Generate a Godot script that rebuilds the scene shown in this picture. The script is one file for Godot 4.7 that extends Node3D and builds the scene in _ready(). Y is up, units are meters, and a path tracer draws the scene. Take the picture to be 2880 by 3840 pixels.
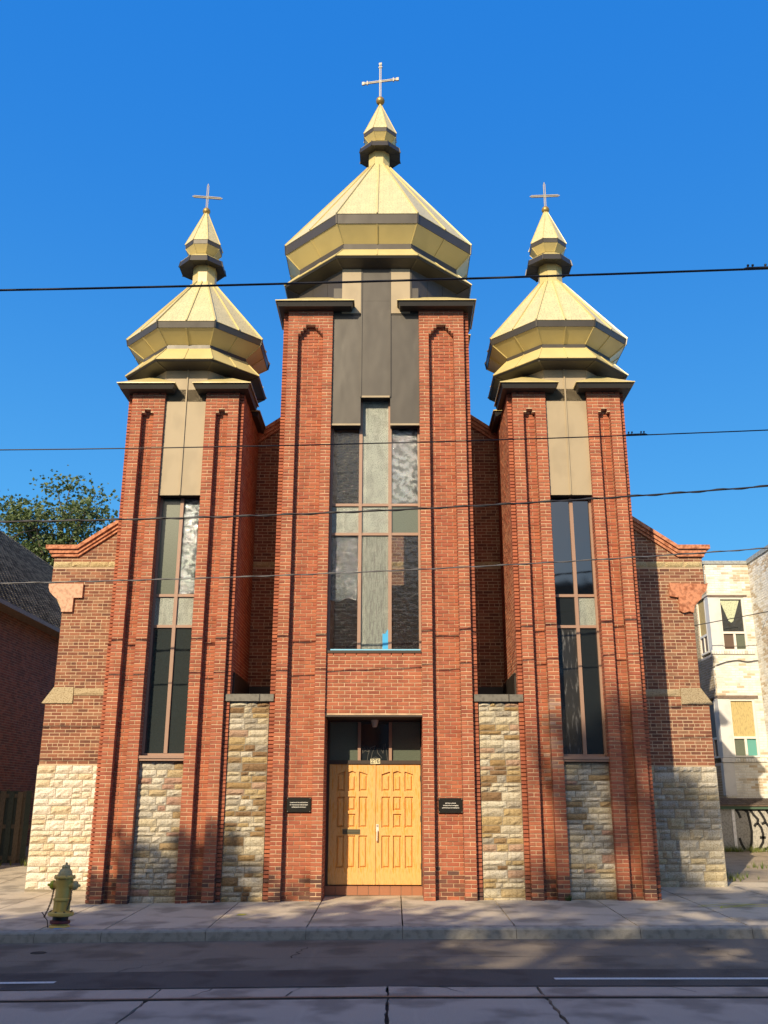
extends Node3D
# A brick church with three gilt octagonal domes, seen from the far pavement of a street with tram tracks.
# x runs along the front, y up, z towards the street; z = 0 is the face of the tower piers. Colours given to col() are linear.

const COURSE := 0.0672
const BRICK := 0.208
const JOINT := 0.0115
var rng := RandomNumberGenerator.new()
var M := {}
var T := {}
var eye := Vector3(0.365, 1.58, 17.1)
var unit_bricks := {}


# ------------------------------------------------------------------ mesh collecting
class MB:
	var v := PackedVector3Array()
	var n := PackedVector3Array()
	var c := PackedColorArray()
	var i := PackedInt32Array()
	var tint := Color(1, 1, 1)

	func tri(a: Vector3, b: Vector3, d: Vector3) -> void:      # counter-clockwise seen from outside
		var k := v.size()
		var nn := (b - a).cross(d - a).normalized()
		v.append(a); v.append(b); v.append(d)
		for q in 3:
			n.append(nn); c.append(tint)
		i.append(k); i.append(k + 2); i.append(k + 1)

	func quad(a: Vector3, b: Vector3, d: Vector3, e: Vector3) -> void:
		var k := v.size()
		var nn := (d - a).cross(e - b).normalized()
		v.append(a); v.append(b); v.append(d); v.append(e)
		for q in 4:
			n.append(nn); c.append(tint)
		i.append(k); i.append(k + 2); i.append(k + 1)
		i.append(k); i.append(k + 3); i.append(k + 2)

	func hexa(p: Array) -> void:      # p[0..3] bottom ring, p[4..7] top ring, both counter-clockwise seen from above
		quad(p[3], p[2], p[1], p[0])
		quad(p[4], p[5], p[6], p[7])
		for k in 4:
			var m := (k + 1) % 4
			quad(p[k], p[m], p[m + 4], p[k + 4])

	func box(x0: float, x1: float, y0: float, y1: float, z0: float, z1: float) -> void:
		hexa([Vector3(x0, y0, z1), Vector3(x1, y0, z1), Vector3(x1, y0, z0), Vector3(x0, y0, z0), Vector3(x0, y1, z1), Vector3(x1, y1, z1), Vector3(x1, y1, z0), Vector3(x0, y1, z0)])

	func bar(p: Vector3, q: Vector3, w: float, h: float, up: Vector3) -> void:      # a beam from p to q, w across, h along up
		var d := (q - p).normalized()
		var s := d.cross(up).normalized() * w * 0.5
		var u := s.cross(d).normalized() * h * 0.5
		hexa([p - s - u, p + s - u, q + s - u, q - s - u, p - s + u, p + s + u, q + s + u, q - s + u])

	func slab(a: Vector3, b: Vector3, d: Vector3, e: Vector3, thick: float) -> void:      # a plate; a b d e counter-clockwise from outside
		var nn := (d - a).cross(e - b).normalized() * thick
		quad(a, b, d, e)
		quad(e - nn, d - nn, b - nn, a - nn)
		quad(a - nn, b - nn, b, a)
		quad(b - nn, d - nn, d, b)
		quad(d - nn, e - nn, e, d)
		quad(e - nn, a - nn, a, e)

	func frustum(x0: float, x1: float, y0: float, y1: float, z0: float, z1: float, inset: float) -> void:      # a raised field, face towards +z
		var g := inset
		var b := [Vector3(x0, y0, z0), Vector3(x1, y0, z0), Vector3(x1, y1, z0), Vector3(x0, y1, z0)]
		var f := [Vector3(x0 + g, y0 + g, z1), Vector3(x1 - g, y0 + g, z1), Vector3(x1 - g, y1 - g, z1), Vector3(x0 + g, y1 - g, z1)]
		quad(f[0], f[1], f[2], f[3])
		for k in 4:
			var m := (k + 1) % 4
			quad(b[k], b[m], f[m], f[k])

	func prism(poly: PackedVector2Array, z0: float, z1: float) -> void:      # a counter-clockwise outline in x, y from z0 back to z1 front
		var ix := Geometry2D.triangulate_polygon(poly)
		for k in range(0, ix.size(), 3):
			var a := poly[ix[k]]
			var b := poly[ix[k + 1]]
			var d := poly[ix[k + 2]]
			if (b - a).cross(d - a) < 0:
				var s := b
				b = d
				d = s
			tri(Vector3(a.x, a.y, z1), Vector3(b.x, b.y, z1), Vector3(d.x, d.y, z1))
			tri(Vector3(a.x, a.y, z0), Vector3(d.x, d.y, z0), Vector3(b.x, b.y, z0))
		for k in poly.size():
			var a := poly[k]
			var b := poly[(k + 1) % poly.size()]
			quad(Vector3(a.x, a.y, z0), Vector3(b.x, b.y, z0), Vector3(b.x, b.y, z1), Vector3(a.x, a.y, z1))

	func tube(pts: Array, radii: Array, segs: int) -> void:
		var rings := []
		var side := Vector3.RIGHT
		for k in pts.size():
			var d: Vector3 = (pts[mini(k + 1, pts.size() - 1)] - pts[maxi(k - 1, 0)]).normalized()
			if absf(d.dot(side)) > 0.9:
				side = Vector3.UP if absf(d.y) < 0.9 else Vector3.BACK
			var u := d.cross(side).normalized()
			var w := d.cross(u).normalized()
			var at := v.size()
			for s in segs:
				var t := TAU * s / segs
				var nn := u * cos(t) + w * sin(t)
				v.append(pts[k] + nn * radii[mini(k, radii.size() - 1)])
				n.append(nn)
				c.append(tint)
			rings.append(at)
		for k in rings.size() - 1:
			for s in segs:
				var a: int = rings[k] + s
				var b: int = rings[k] + (s + 1) % segs
				var d: int = rings[k + 1] + (s + 1) % segs
				var e: int = rings[k + 1] + s
				i.append(a); i.append(d); i.append(b)
				i.append(a); i.append(e); i.append(d)

	func lathe(prof: Array, segs: int, at: Vector3, axis := Vector3.UP) -> void:      # prof: Vector2(radius, height) from bottom to top
		var side := Vector3.RIGHT if absf(axis.x) < 0.9 else Vector3.UP
		var u := axis.cross(side).normalized()
		var w := axis.cross(u).normalized()
		for k in prof.size() - 1:
			var p: Vector2 = prof[k]
			var q: Vector2 = prof[k + 1]
			var sl := Vector2(q.y - p.y, p.x - q.x).normalized()
			var b0 := v.size()
			for s in segs + 1:
				var t := TAU * s / segs
				var r := u * cos(t) + w * sin(t)
				var nn := (r * sl.x + axis * sl.y).normalized()
				v.append(at + r * p.x + axis * p.y); n.append(nn); c.append(tint)
				v.append(at + r * q.x + axis * q.y); n.append(nn); c.append(tint)
			for s in segs:
				var a := b0 + s * 2
				i.append(a); i.append(a + 3); i.append(a + 2)
				i.append(a); i.append(a + 1); i.append(a + 3)

	func mesh() -> ArrayMesh:
		var a := []
		a.resize(Mesh.ARRAY_MAX)
		a[Mesh.ARRAY_VERTEX] = v
		a[Mesh.ARRAY_NORMAL] = n
		a[Mesh.ARRAY_COLOR] = c
		a[Mesh.ARRAY_INDEX] = i
		var m := ArrayMesh.new()
		m.add_surface_from_arrays(Mesh.PRIMITIVE_TRIANGLES, a)
		return m


func put(what, called: String, mat: Material, parent: Node = null, at := Vector3.ZERO) -> MeshInstance3D:
	var o := MeshInstance3D.new()
	o.name = called
	o.mesh = what.mesh() if what is MB else what
	o.material_override = mat
	o.position = at
	(parent if parent else self).add_child(o, true)
	return o


func thing(called: String, label: String, category: String, at := Vector3.ZERO, group := "") -> Node3D:
	var o := Node3D.new()
	o.name = called
	o.position = at
	add_child(o, true)
	return tag(o, label, category, group)


func tag(o: Node3D, label: String, category: String, group := "") -> Node3D:
	o.set_meta("label", label)
	o.set_meta("category", category)
	if group:
		o.set_meta("group", group)
	return o


func kind(o: Node3D, k: String) -> Node3D:
	o.set_meta("kind", k)
	return o


# ------------------------------------------------------------------ materials
func col(r: float, g: float, b: float, a := 1.0) -> Color:
	var c := Color(r, g, b).linear_to_srgb()
	c.a = a
	return c


func ramp_tex(id: String, freq: float, stops: Array, seed_: int, size := 512, octaves := 4, type := FastNoiseLite.TYPE_SIMPLEX_SMOOTH, warp := 0.0) -> NoiseTexture2D:
	if T.has(id):
		return T[id]
	var f := FastNoiseLite.new()
	f.seed = seed_
	f.frequency = freq
	f.noise_type = type
	f.fractal_octaves = octaves
	if warp > 0.0:
		f.domain_warp_enabled = true
		f.domain_warp_amplitude = warp
		f.domain_warp_frequency = freq * 0.7
	var g := Gradient.new()
	var offs := PackedFloat32Array()
	var cols := PackedColorArray()
	for s in stops:
		offs.append(s[0])
		cols.append(s[1] if s[1] is Color else col(s[1], s[1], s[1]))
	g.offsets = offs
	g.colors = cols
	var t := NoiseTexture2D.new()
	t.width = size
	t.height = size
	t.seamless = true
	t.noise = f
	t.color_ramp = g
	T[id] = t
	return t


func ridge_tex(id: String, freq: float, stops: Array, seed_: int) -> NoiseTexture2D:      # thin curling lines
	var t := ramp_tex(id, freq, stops, seed_, 512, 2, FastNoiseLite.TYPE_SIMPLEX_SMOOTH, 40.0)
	t.noise.fractal_type = FastNoiseLite.FRACTAL_RIDGED
	return t


func bump_tex(id: String, freq: float, seed_: int, strength: float, size := 512, octaves := 4, type := FastNoiseLite.TYPE_SIMPLEX_SMOOTH, warp := 0.0) -> NoiseTexture2D:
	if T.has(id):
		return T[id]
	var f := FastNoiseLite.new()
	f.seed = seed_
	f.frequency = freq
	f.noise_type = type
	f.fractal_octaves = octaves
	if warp > 0.0:
		f.domain_warp_enabled = true
		f.domain_warp_amplitude = warp
	var t := NoiseTexture2D.new()
	t.width = size
	t.height = size
	t.seamless = true
	t.as_normal_map = true
	t.bump_strength = strength
	t.noise = f
	T[id] = t
	return t


func mk(id: String, c: Color, rough: float, tex: Texture2D = null, scale := Vector3.ONE, nrm: Texture2D = null, nscale := 1.0, vertex := false, spec := 0.5) -> StandardMaterial3D:
	var m := StandardMaterial3D.new()
	m.resource_name = id
	m.albedo_color = c
	m.roughness = rough
	m.metallic_specular = spec
	m.vertex_color_use_as_albedo = vertex
	if tex or nrm:
		m.uv1_triplanar = true
		m.uv1_world_triplanar = true
		m.uv1_scale = scale
	if tex:
		m.albedo_texture = tex
	if nrm:
		m.normal_enabled = true
		m.normal_texture = nrm
		m.normal_scale = nscale
	M[id] = m
	return m


func layer(m: StandardMaterial3D, tex: Texture2D, scale: Vector3) -> void:      # a coarser pattern multiplied over the fine one
	m.detail_enabled = true
	m.detail_blend_mode = BaseMaterial3D.BLEND_MODE_MUL
	m.detail_uv_layer = BaseMaterial3D.DETAIL_UV_2
	m.detail_albedo = tex
	m.uv2_triplanar = true
	m.uv2_world_triplanar = true
	m.uv2_scale = scale


func make_materials() -> void:
	var mottle := ramp_tex("mottle", 0.012, [[0.25, 0.72], [0.55, 1.0], [0.8, 1.08]], 11)
	var fine := ramp_tex("fine", 0.05, [[0.2, 0.72], [0.5, 0.98], [0.85, 1.12]], 12)
	var broad := ramp_tex("broad", 0.008, [[0.25, 0.78], [0.6, 1.0], [0.9, 1.06]], 13)
	var rough_n := bump_tex("rough_n", 0.035, 14, 6.0)
	var grit_n := bump_tex("grit_n", 0.14, 15, 4.0, 512, 3)
	var speck := ramp_tex("speck", 0.22, [[0.22, 0.42], [0.45, 0.92], [0.62, 1.05], [0.8, 1.9]], 16, 512, 2)
	var soft := ramp_tex("soft", 0.006, [[0.25, 0.9], [0.6, 1.0], [0.9, 1.05]], 17, 512, 3)
	mk("brick", Color.WHITE, 0.9, fine, Vector3.ONE * 3.5, rough_n, 0.5, true)
	layer(M.brick, broad, Vector3.ONE * 0.55)
	mk("mortar", col(0.68, 0.48, 0.31), 0.95, fine, Vector3.ONE * 5.0, grit_n, 0.5)
	layer(M.mortar, broad, Vector3.ONE * 0.7)
	mk("old_mortar", col(0.56, 0.42, 0.28), 0.95, fine, Vector3.ONE * 5.0, grit_n, 0.5)
	mk("house_mortar", col(0.2, 0.15, 0.12), 0.95, fine, Vector3.ONE * 5.0, grit_n, 0.5)
	mk("white_mortar", col(0.72, 0.69, 0.62), 0.95, fine, Vector3.ONE * 5.0, grit_n, 0.5)
	mk("stone", Color.WHITE, 0.92, ramp_tex("stone_t", 0.02, [[0.2, col(0.5, 0.44, 0.36)], [0.4, col(0.88, 0.83, 0.75)], [0.58, Color.WHITE], [0.85, col(1.0, 0.96, 0.88)]], 21), Vector3(2.2, 4.0, 2.2), rough_n, 1.0, true)
	layer(M.stone, fine, Vector3.ONE * 4.0)
	mk("stone_mortar", col(0.27, 0.235, 0.18), 0.95, fine, Vector3.ONE * 5.0, grit_n, 0.6)
	mk("sandstone", col(0.58, 0.25, 0.14), 0.9, mottle, Vector3.ONE * 1.6, grit_n, 0.5)
	layer(M.sandstone, ramp_tex("rust", 0.02, [[0.2, col(0.62, 0.52, 0.46)], [0.5, Color.WHITE]], 31, 512, 2), Vector3.ONE * 0.6)
	mk("sandstone_pale", col(0.64, 0.39, 0.27), 0.9, mottle, Vector3.ONE * 1.6, grit_n, 0.5)
	mk("band_stone", col(0.56, 0.46, 0.26), 0.92, mottle, Vector3.ONE * 3.0, rough_n, 1.2)
	# painted sheet metal of the domes, with flakes lost from the paint
	var flake := ramp_tex("flake", 0.03, [[0.0, 1.0], [0.7, 1.0], [0.72, 0.5], [0.85, 0.4]], 41, 512, 3)
	mk("gilt", col(0.60, 0.50, 0.225), 0.34, soft, Vector3.ONE * 0.5, bump_tex("oilcan", 0.006, 42, 3.0, 512, 2), 0.8)
	mk("gilt_worn", col(0.66, 0.575, 0.31), 0.42, flake, Vector3(1.5, 3.6, 1.5), bump_tex("oilcan", 0.006, 42, 3.0, 512, 2), 0.45)
	layer(M.gilt_worn, ramp_tex("patches", 0.01, [[0.35, 0.9], [0.6, 1.0]], 43), Vector3.ONE * 0.6)
	mk("bronze", col(0.06, 0.052, 0.042), 0.38, soft, Vector3(0.7, 0.4, 0.7), bump_tex("oilcan", 0.006, 42, 3.0, 512, 2), 0.3)
	mk("dark_metal", col(0.032, 0.029, 0.026), 0.42, soft, Vector3.ONE * 0.7)
	mk("tan_metal", col(0.37, 0.3, 0.195), 0.62, soft, Vector3(0.6, 0.35, 0.6), bump_tex("oilcan", 0.006, 42, 3.0, 512, 2), 0.3)
	mk("lead_metal", col(0.16, 0.15, 0.125), 0.5, mottle, Vector3.ONE * 1.5, bump_tex("oilcan", 0.006, 42, 3.0, 512, 2), 0.5)
	mk("silver", col(0.40, 0.37, 0.315), 0.4, fine, Vector3.ONE * 4.0)
	mk("gold_ball", col(0.42, 0.27, 0.08), 0.4, mottle, Vector3.ONE * 6.0)
	M.gold_ball.metallic = 0.5
	# windows
	mk("window_frame", col(0.34, 0.21, 0.15), 0.55, fine, Vector3.ONE * 3.0)
	mk("frame_dark", col(0.045, 0.03, 0.022), 0.5, fine, Vector3.ONE * 3.0)
	mk("glass_dark", col(0.016, 0.02, 0.022), 0.05, null, Vector3.ONE, bump_tex("wave_n", 0.004, 51, 2.0, 512, 2), 0.12, false, 0.95)
	M.glass_dark.uv1_scale = Vector3.ONE * 0.7
	mk("glass_film", Color.WHITE, 0.1, ridge_tex("film", 0.009, [[0.0, 0.013], [0.72, 0.02], [0.84, 0.06], [0.93, 0.3], [1.0, 0.5]], 52), Vector3(0.7, 1.1, 0.7), bump_tex("film_n", 0.012, 53, 6.0, 512, 2, FastNoiseLite.TYPE_SIMPLEX_SMOOTH, 30.0), 0.25, false, 0.95)
	mk("glass_clear", col(0.05, 0.06, 0.065, 0.16), 0.04, null, Vector3(0.9, 1.1, 0.9), bump_tex("film_n", 0.012, 53, 6.0, 512, 2, FastNoiseLite.TYPE_SIMPLEX_SMOOTH, 30.0), 0.5, false, 1.0)
	M.glass_clear.transparency = BaseMaterial3D.TRANSPARENCY_ALPHA
	mk("film_mirror", col(0.22, 0.24, 0.26), 0.1, ramp_tex("film_patch2", 0.01, [[0.3, 0.3], [0.55, 1.0], [0.8, 1.0]], 60, 512, 3), Vector3(1.2, 1.2, 1.2), bump_tex("crinkle_n", 0.02, 61, 9.0, 512, 3, FastNoiseLite.TYPE_SIMPLEX_SMOOTH, 40.0), 0.75)
	M.film_mirror.metallic = 1.0
	mk("glass_mirror", col(0.17, 0.165, 0.16), 0.05, ramp_tex("streaks", 0.03, [[0.0, 0.026], [0.6, 0.032], [0.72, 0.06], [0.84, 0.17], [0.95, 0.07]], 57, 512, 4), Vector3.ONE, bump_tex("wave_n", 0.004, 51, 2.0, 512, 2), 0.2)
	M.glass_mirror.albedo_texture = null
	M.glass_mirror.uv1_scale = Vector3.ONE * 0.7
	M.glass_mirror.metallic = 1.0
	mk("glass_plain", col(0.032, 0.04, 0.042), 0.02, null, Vector3.ONE, null, 1.0, false, 1.0)
	layer(M.glass_film, ramp_tex("film_patch", 0.01, [[0.35, 0.25], [0.55, 1.0], [0.8, 1.0]], 58, 512, 2), Vector3(0.6, 0.9, 0.6))
	mk("glass_frost", col(0.27, 0.31, 0.265), 0.3, ramp_tex("frost", 0.035, [[0.2, 0.4], [0.5, 0.95], [0.8, 1.9]], 54, 512, 2), Vector3(2.4, 1.7, 2.4), bump_tex("hammer_n", 0.09, 55, 5.0, 512, 2), 0.8, false, 0.8)
	layer(M.glass_frost, ramp_tex("damp", 0.008, [[0.25, 0.72], [0.6, 1.0], [0.8, 1.12]], 56), Vector3(0.9, 0.5, 0.9))
	mk("frost_streak", col(0.17, 0.2, 0.165), 0.3, ramp_tex("frost", 0.035, [[0.2, 0.4], [0.5, 0.95], [0.8, 1.9]], 54, 512, 2), Vector3(2.4, 1.7, 2.4), bump_tex("hammer_n", 0.09, 55, 5.0, 512, 2), 0.8, false, 0.8)
	layer(M.frost_streak, ramp_tex("runs", 0.02, [[0.25, 0.45], [0.6, 1.0], [0.8, 1.35]], 59), Vector3(2.2, 0.3, 2.2))
	mk("glass_cloudy", col(0.115, 0.14, 0.105), 0.22, fine, Vector3(3.0, 1.2, 3.0), null, 1.0, false, 0.8)
	mk("streak_glass", Color.WHITE, 0.08, ramp_tex("streaks", 0.03, [[0.0, 0.026], [0.6, 0.032], [0.72, 0.06], [0.84, 0.17], [0.95, 0.07]], 57, 512, 4), Vector3(0.75, 0.16, 0.75), bump_tex("wave_n", 0.004, 51, 2.0, 512, 2), 0.15, false, 0.95)
	for g in ["glass_dark", "glass_plain", "glass_film", "streak_glass"]:
		M[g].clearcoat_enabled = true
		M[g].clearcoat = 1.0
		M[g].clearcoat_roughness = 0.04
	# doors
	mk("door_paint", col(0.74, 0.435, 0.155), 0.5, ramp_tex("door_t", 0.012, [[0.2, col(0.95, 0.72, 0.32)], [0.45, Color.WHITE], [0.65, col(0.97, 0.93, 0.86)], [0.85, col(0.8, 0.74, 0.64)]], 61), Vector3(3.5, 0.45, 3.5))
	layer(M.door_paint, ramp_tex("scuffs", 0.09, [[0.0, 1.0], [0.7, 1.0], [0.76, 0.6], [0.84, 1.0]], 62, 512, 2), Vector3(1.2, 1.2, 1.2))
	mk("step_tile", col(0.36, 0.15, 0.075), 0.6, fine, Vector3.ONE * 4.0)
	mk("brass", col(0.16, 0.15, 0.1), 0.4)
	M.brass.metallic = 0.6
	mk("plate_white", col(0.74, 0.7, 0.62), 0.45)
	mk("granite", col(0.022, 0.021, 0.018), 0.25, speck, Vector3.ONE * 4.0)
	mk("letter", col(0.8, 0.78, 0.7), 0.5)
	mk("number_plate", col(0.72, 0.66, 0.42), 0.5, fine, Vector3.ONE * 6.0)
	mk("ink", col(0.02, 0.02, 0.02), 0.6)
	mk("lamp_glass", col(0.5, 0.47, 0.42), 0.3)
	mk("blue_sheet", col(0.05, 0.38, 0.72), 0.4)
	mk("blue_tape", col(0.22, 0.55, 0.75), 0.5)
	# ground
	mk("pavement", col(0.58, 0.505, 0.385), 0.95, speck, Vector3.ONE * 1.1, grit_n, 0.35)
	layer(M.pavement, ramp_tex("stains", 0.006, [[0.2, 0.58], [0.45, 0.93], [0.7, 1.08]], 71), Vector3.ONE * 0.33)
	mk("kerb", col(0.35, 0.33, 0.285), 0.95, speck, Vector3.ONE * 2.6, rough_n, 0.8)
	layer(M.kerb, mottle, Vector3.ONE * 0.9)
	mk("joint_dirt", col(0.035, 0.03, 0.025), 1.0, fine, Vector3.ONE * 4.0)
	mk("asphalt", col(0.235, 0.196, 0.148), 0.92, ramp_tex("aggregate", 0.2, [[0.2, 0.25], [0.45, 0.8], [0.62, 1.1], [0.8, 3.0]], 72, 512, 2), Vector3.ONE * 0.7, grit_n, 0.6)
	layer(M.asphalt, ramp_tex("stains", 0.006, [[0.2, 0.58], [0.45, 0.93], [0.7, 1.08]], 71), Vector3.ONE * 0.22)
	mk("asphalt_new", col(0.098, 0.085, 0.072), 0.9, ramp_tex("aggregate", 0.2, [[0.2, 0.25], [0.45, 0.8], [0.62, 1.1], [0.8, 3.0]], 72, 512, 2), Vector3.ONE * 0.7, grit_n, 0.5)
	layer(M.asphalt_new, ramp_tex("stains", 0.006, [[0.2, 0.58], [0.45, 0.93], [0.7, 1.08]], 71), Vector3.ONE * 0.3)
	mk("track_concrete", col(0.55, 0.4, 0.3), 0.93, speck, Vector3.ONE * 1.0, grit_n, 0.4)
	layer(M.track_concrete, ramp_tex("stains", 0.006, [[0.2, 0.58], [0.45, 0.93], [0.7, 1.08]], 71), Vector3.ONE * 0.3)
	mk("rail_steel", col(0.1, 0.095, 0.09), 0.5, fine, Vector3(0.8, 0.8, 6.0))
	M.rail_steel.metallic = 0.4
	mk("line_paint", col(0.66, 0.65, 0.6), 0.8, ramp_tex("worn_line", 0.05, [[0.2, 0.5], [0.42, 0.95], [0.8, 1.05]], 73), Vector3.ONE * 1.6)
	mk("gravel", col(0.36, 0.3, 0.22), 0.98, ramp_tex("pebbles", 0.07, [[0.1, 0.4], [0.4, 0.9], [0.7, 1.2], [0.9, 1.6]], 74, 512, 3, FastNoiseLite.TYPE_CELLULAR), Vector3.ONE * 1.5, rough_n, 1.0)
	layer(M.gravel, broad, Vector3.ONE * 0.4)
	mk("earth", col(0.2, 0.17, 0.13), 1.0, broad, Vector3.ONE * 0.1)
	mk("spray_yellow", col(0.5, 0.52, 0.05), 0.8)
	mk("spray_blue", col(0.1, 0.35, 0.7), 0.8)
	# neighbours
	mk("shingle", Color.WHITE, 0.95, speck, Vector3.ONE * 3.0, grit_n, 0.6, true)
	mk("fence_wood", Color.WHITE, 0.95, ramp_tex("grain", 0.03, [[0.2, 0.55], [0.5, 1.0], [0.8, 1.15]], 81), Vector3(6.0, 0.6, 6.0), null, 1.0, true)
	mk("gutter", col(0.19, 0.14, 0.11), 0.6, mottle, Vector3.ONE)
	mk("white_panel", col(0.64, 0.65, 0.66), 0.45, soft, Vector3.ONE * 0.8)
	mk("white_frame", col(0.72, 0.71, 0.67), 0.45)
	mk("grey_flashing", col(0.36, 0.38, 0.37), 0.45, mottle, Vector3.ONE * 2.0)
	mk("blind", col(0.50, 0.40, 0.185), 0.8, fine, Vector3(1.0, 0.3, 1.0))
	mk("curtain", col(0.52, 0.58, 0.42), 0.9, mottle, Vector3.ONE * 3.0)
	M.curtain.cull_mode = BaseMaterial3D.CULL_DISABLED
	mk("teal_pane", col(0.12, 0.36, 0.33), 0.12)
	mk("room_brown", col(0.12, 0.08, 0.06), 0.5)
	mk("lean_wall", col(0.42, 0.41, 0.38), 0.85, mottle, Vector3.ONE * 2.0, grit_n, 0.3)
	layer(M.lean_wall, ramp_tex("scrapes", 0.05, [[0.2, 0.55], [0.4, 1.0]], 82, 512, 3), Vector3.ONE * 1.5)
	mk("green_board", col(0.07, 0.13, 0.09), 0.8, fine, Vector3.ONE * 4.0)
	mk("black_paint", col(0.012, 0.012, 0.014), 0.5)
	# hydrant, wires
	mk("hydrant_yellow", col(0.72, 0.47, 0.11), 0.5, ramp_tex("chips", 0.04, [[0.0, col(0.25, 0.16, 0.12)], [0.24, col(0.45, 0.3, 0.2)], [0.3, Color.WHITE], [0.8, col(0.9, 0.92, 0.8)]], 91), Vector3.ONE * 5.0)
	mk("hydrant_bright", col(0.50, 0.50, 0.02), 0.5, fine, Vector3.ONE * 8.0)
	mk("hydrant_grey", col(0.5, 0.39, 0.17), 0.55, mottle, Vector3.ONE * 8.0)
	mk("hydrant_black", col(0.02, 0.018, 0.016), 0.5)
	mk("hydrant_red", col(0.13, 0.025, 0.025), 0.6, mottle, Vector3.ONE * 8.0)
	mk("rust_chain", col(0.09, 0.055, 0.035), 0.7)
	mk("wire", col(0.014, 0.014, 0.018), 0.5)
	mk("wire_grey", col(0.09, 0.09, 0.095), 0.45)
	# plants
	mk("leaf", Color.WHITE, 0.6, null, Vector3.ONE, null, 1.0, true)
	M.leaf.backlight_enabled = true
	M.leaf.backlight = Color(0.5, 0.55, 0.25)
	M.leaf.cull_mode = BaseMaterial3D.CULL_DISABLED
	mk("bark", col(0.11, 0.085, 0.065), 0.95, mottle, Vector3(3.0, 0.8, 3.0), rough_n, 1.0)
	mk("far_wall", col(0.28, 0.2, 0.15), 0.9, fine, Vector3.ONE)


# ------------------------------------------------------------------ the lie of the land
func gy(x: float, z: float) -> float:
	var t := (0.015 if x < 0.0 else 0.005) * clampf(x, -16.0, 16.0)
	if z > 2.85:
		var k := z if z < 9.4 else 18.8 - z
		if k < 2.85:
			return t - 0.08 + (2.85 - k) * 0.01
		return t - 0.225 + (k - 2.85) * 0.0085
	if z >= 0.0:
		return t - 0.028 * z
	if z > -2.2:
		return t - 0.02 * z
	return t + 0.044 + 0.055 * minf(-z - 2.2, 9.0)


func sheet(mb: MB, x0: float, x1: float, z0: float, z1: float, lift: float, depth: float, jag := 0.0) -> void:      # a slab that follows the ground
	var nx := maxi(1, int(ceil((x1 - x0) / 1.2)))
	var nz := maxi(1, int(ceil((z1 - z0) / 1.2)))
	var x: Array = []
	for k in nx + 1:
		x.append(lerpf(x0, x1, float(k) / nx))
	for a in nx:
		for b in nz:
			var za := lerpf(z0, z1, float(b) / nz)
			var zb := lerpf(z0, z1, float(b + 1) / nz)
			mb.quad(Vector3(x[a], gy(x[a], zb) + lift, zb), Vector3(x[a + 1], gy(x[a + 1], zb) + lift, zb), Vector3(x[a + 1], gy(x[a + 1], za) + lift, za), Vector3(x[a], gy(x[a], za) + lift, za))
	if depth > 0.0:
		for s in [[x0, z1, x1, z1], [x1, z0, x0, z0], [x1, z1, x1, z0], [x0, z0, x0, z1]]:
			var p := Vector3(s[0], gy(s[0], s[1]) + lift, s[1])
			var q := Vector3(s[2], gy(s[2], s[3]) + lift, s[3])
			var d := Vector3(0, depth, 0)
			mb.quad(p - d, q - d, q, p)


func jagged_slab(x0: float, x1: float, z0: float, z1: float, lift: float, depth: float, jag: float) -> MB:      # concrete with crumbled ends
	var mb := MB.new()
	var steps := maxi(2, int((z1 - z0) / 0.12))
	var l := []
	var r := []
	for k in steps + 1:
		var z := lerpf(z0, z1, float(k) / steps)
		var a := x0 + rng.randf_range(0.0, jag)
		var b := x1 - rng.randf_range(0.0, jag)
		l.append(Vector3(a, gy(a, z) + lift, z))
		r.append(Vector3(b, gy(b, z) + lift, z))
	var d := Vector3(0, depth, 0)
	for k in steps:
		mb.quad(l[k + 1], r[k + 1], r[k], l[k])
		mb.quad(l[k] - d, l[k + 1] - d, l[k + 1], l[k])
		mb.quad(r[k + 1] - d, r[k] - d, r[k], r[k + 1])
	mb.quad(l[steps] - d, r[steps] - d, r[steps], l[steps])
	mb.quad(r[0] - d, l[0] - d, l[0], r[0])
	return mb


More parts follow.
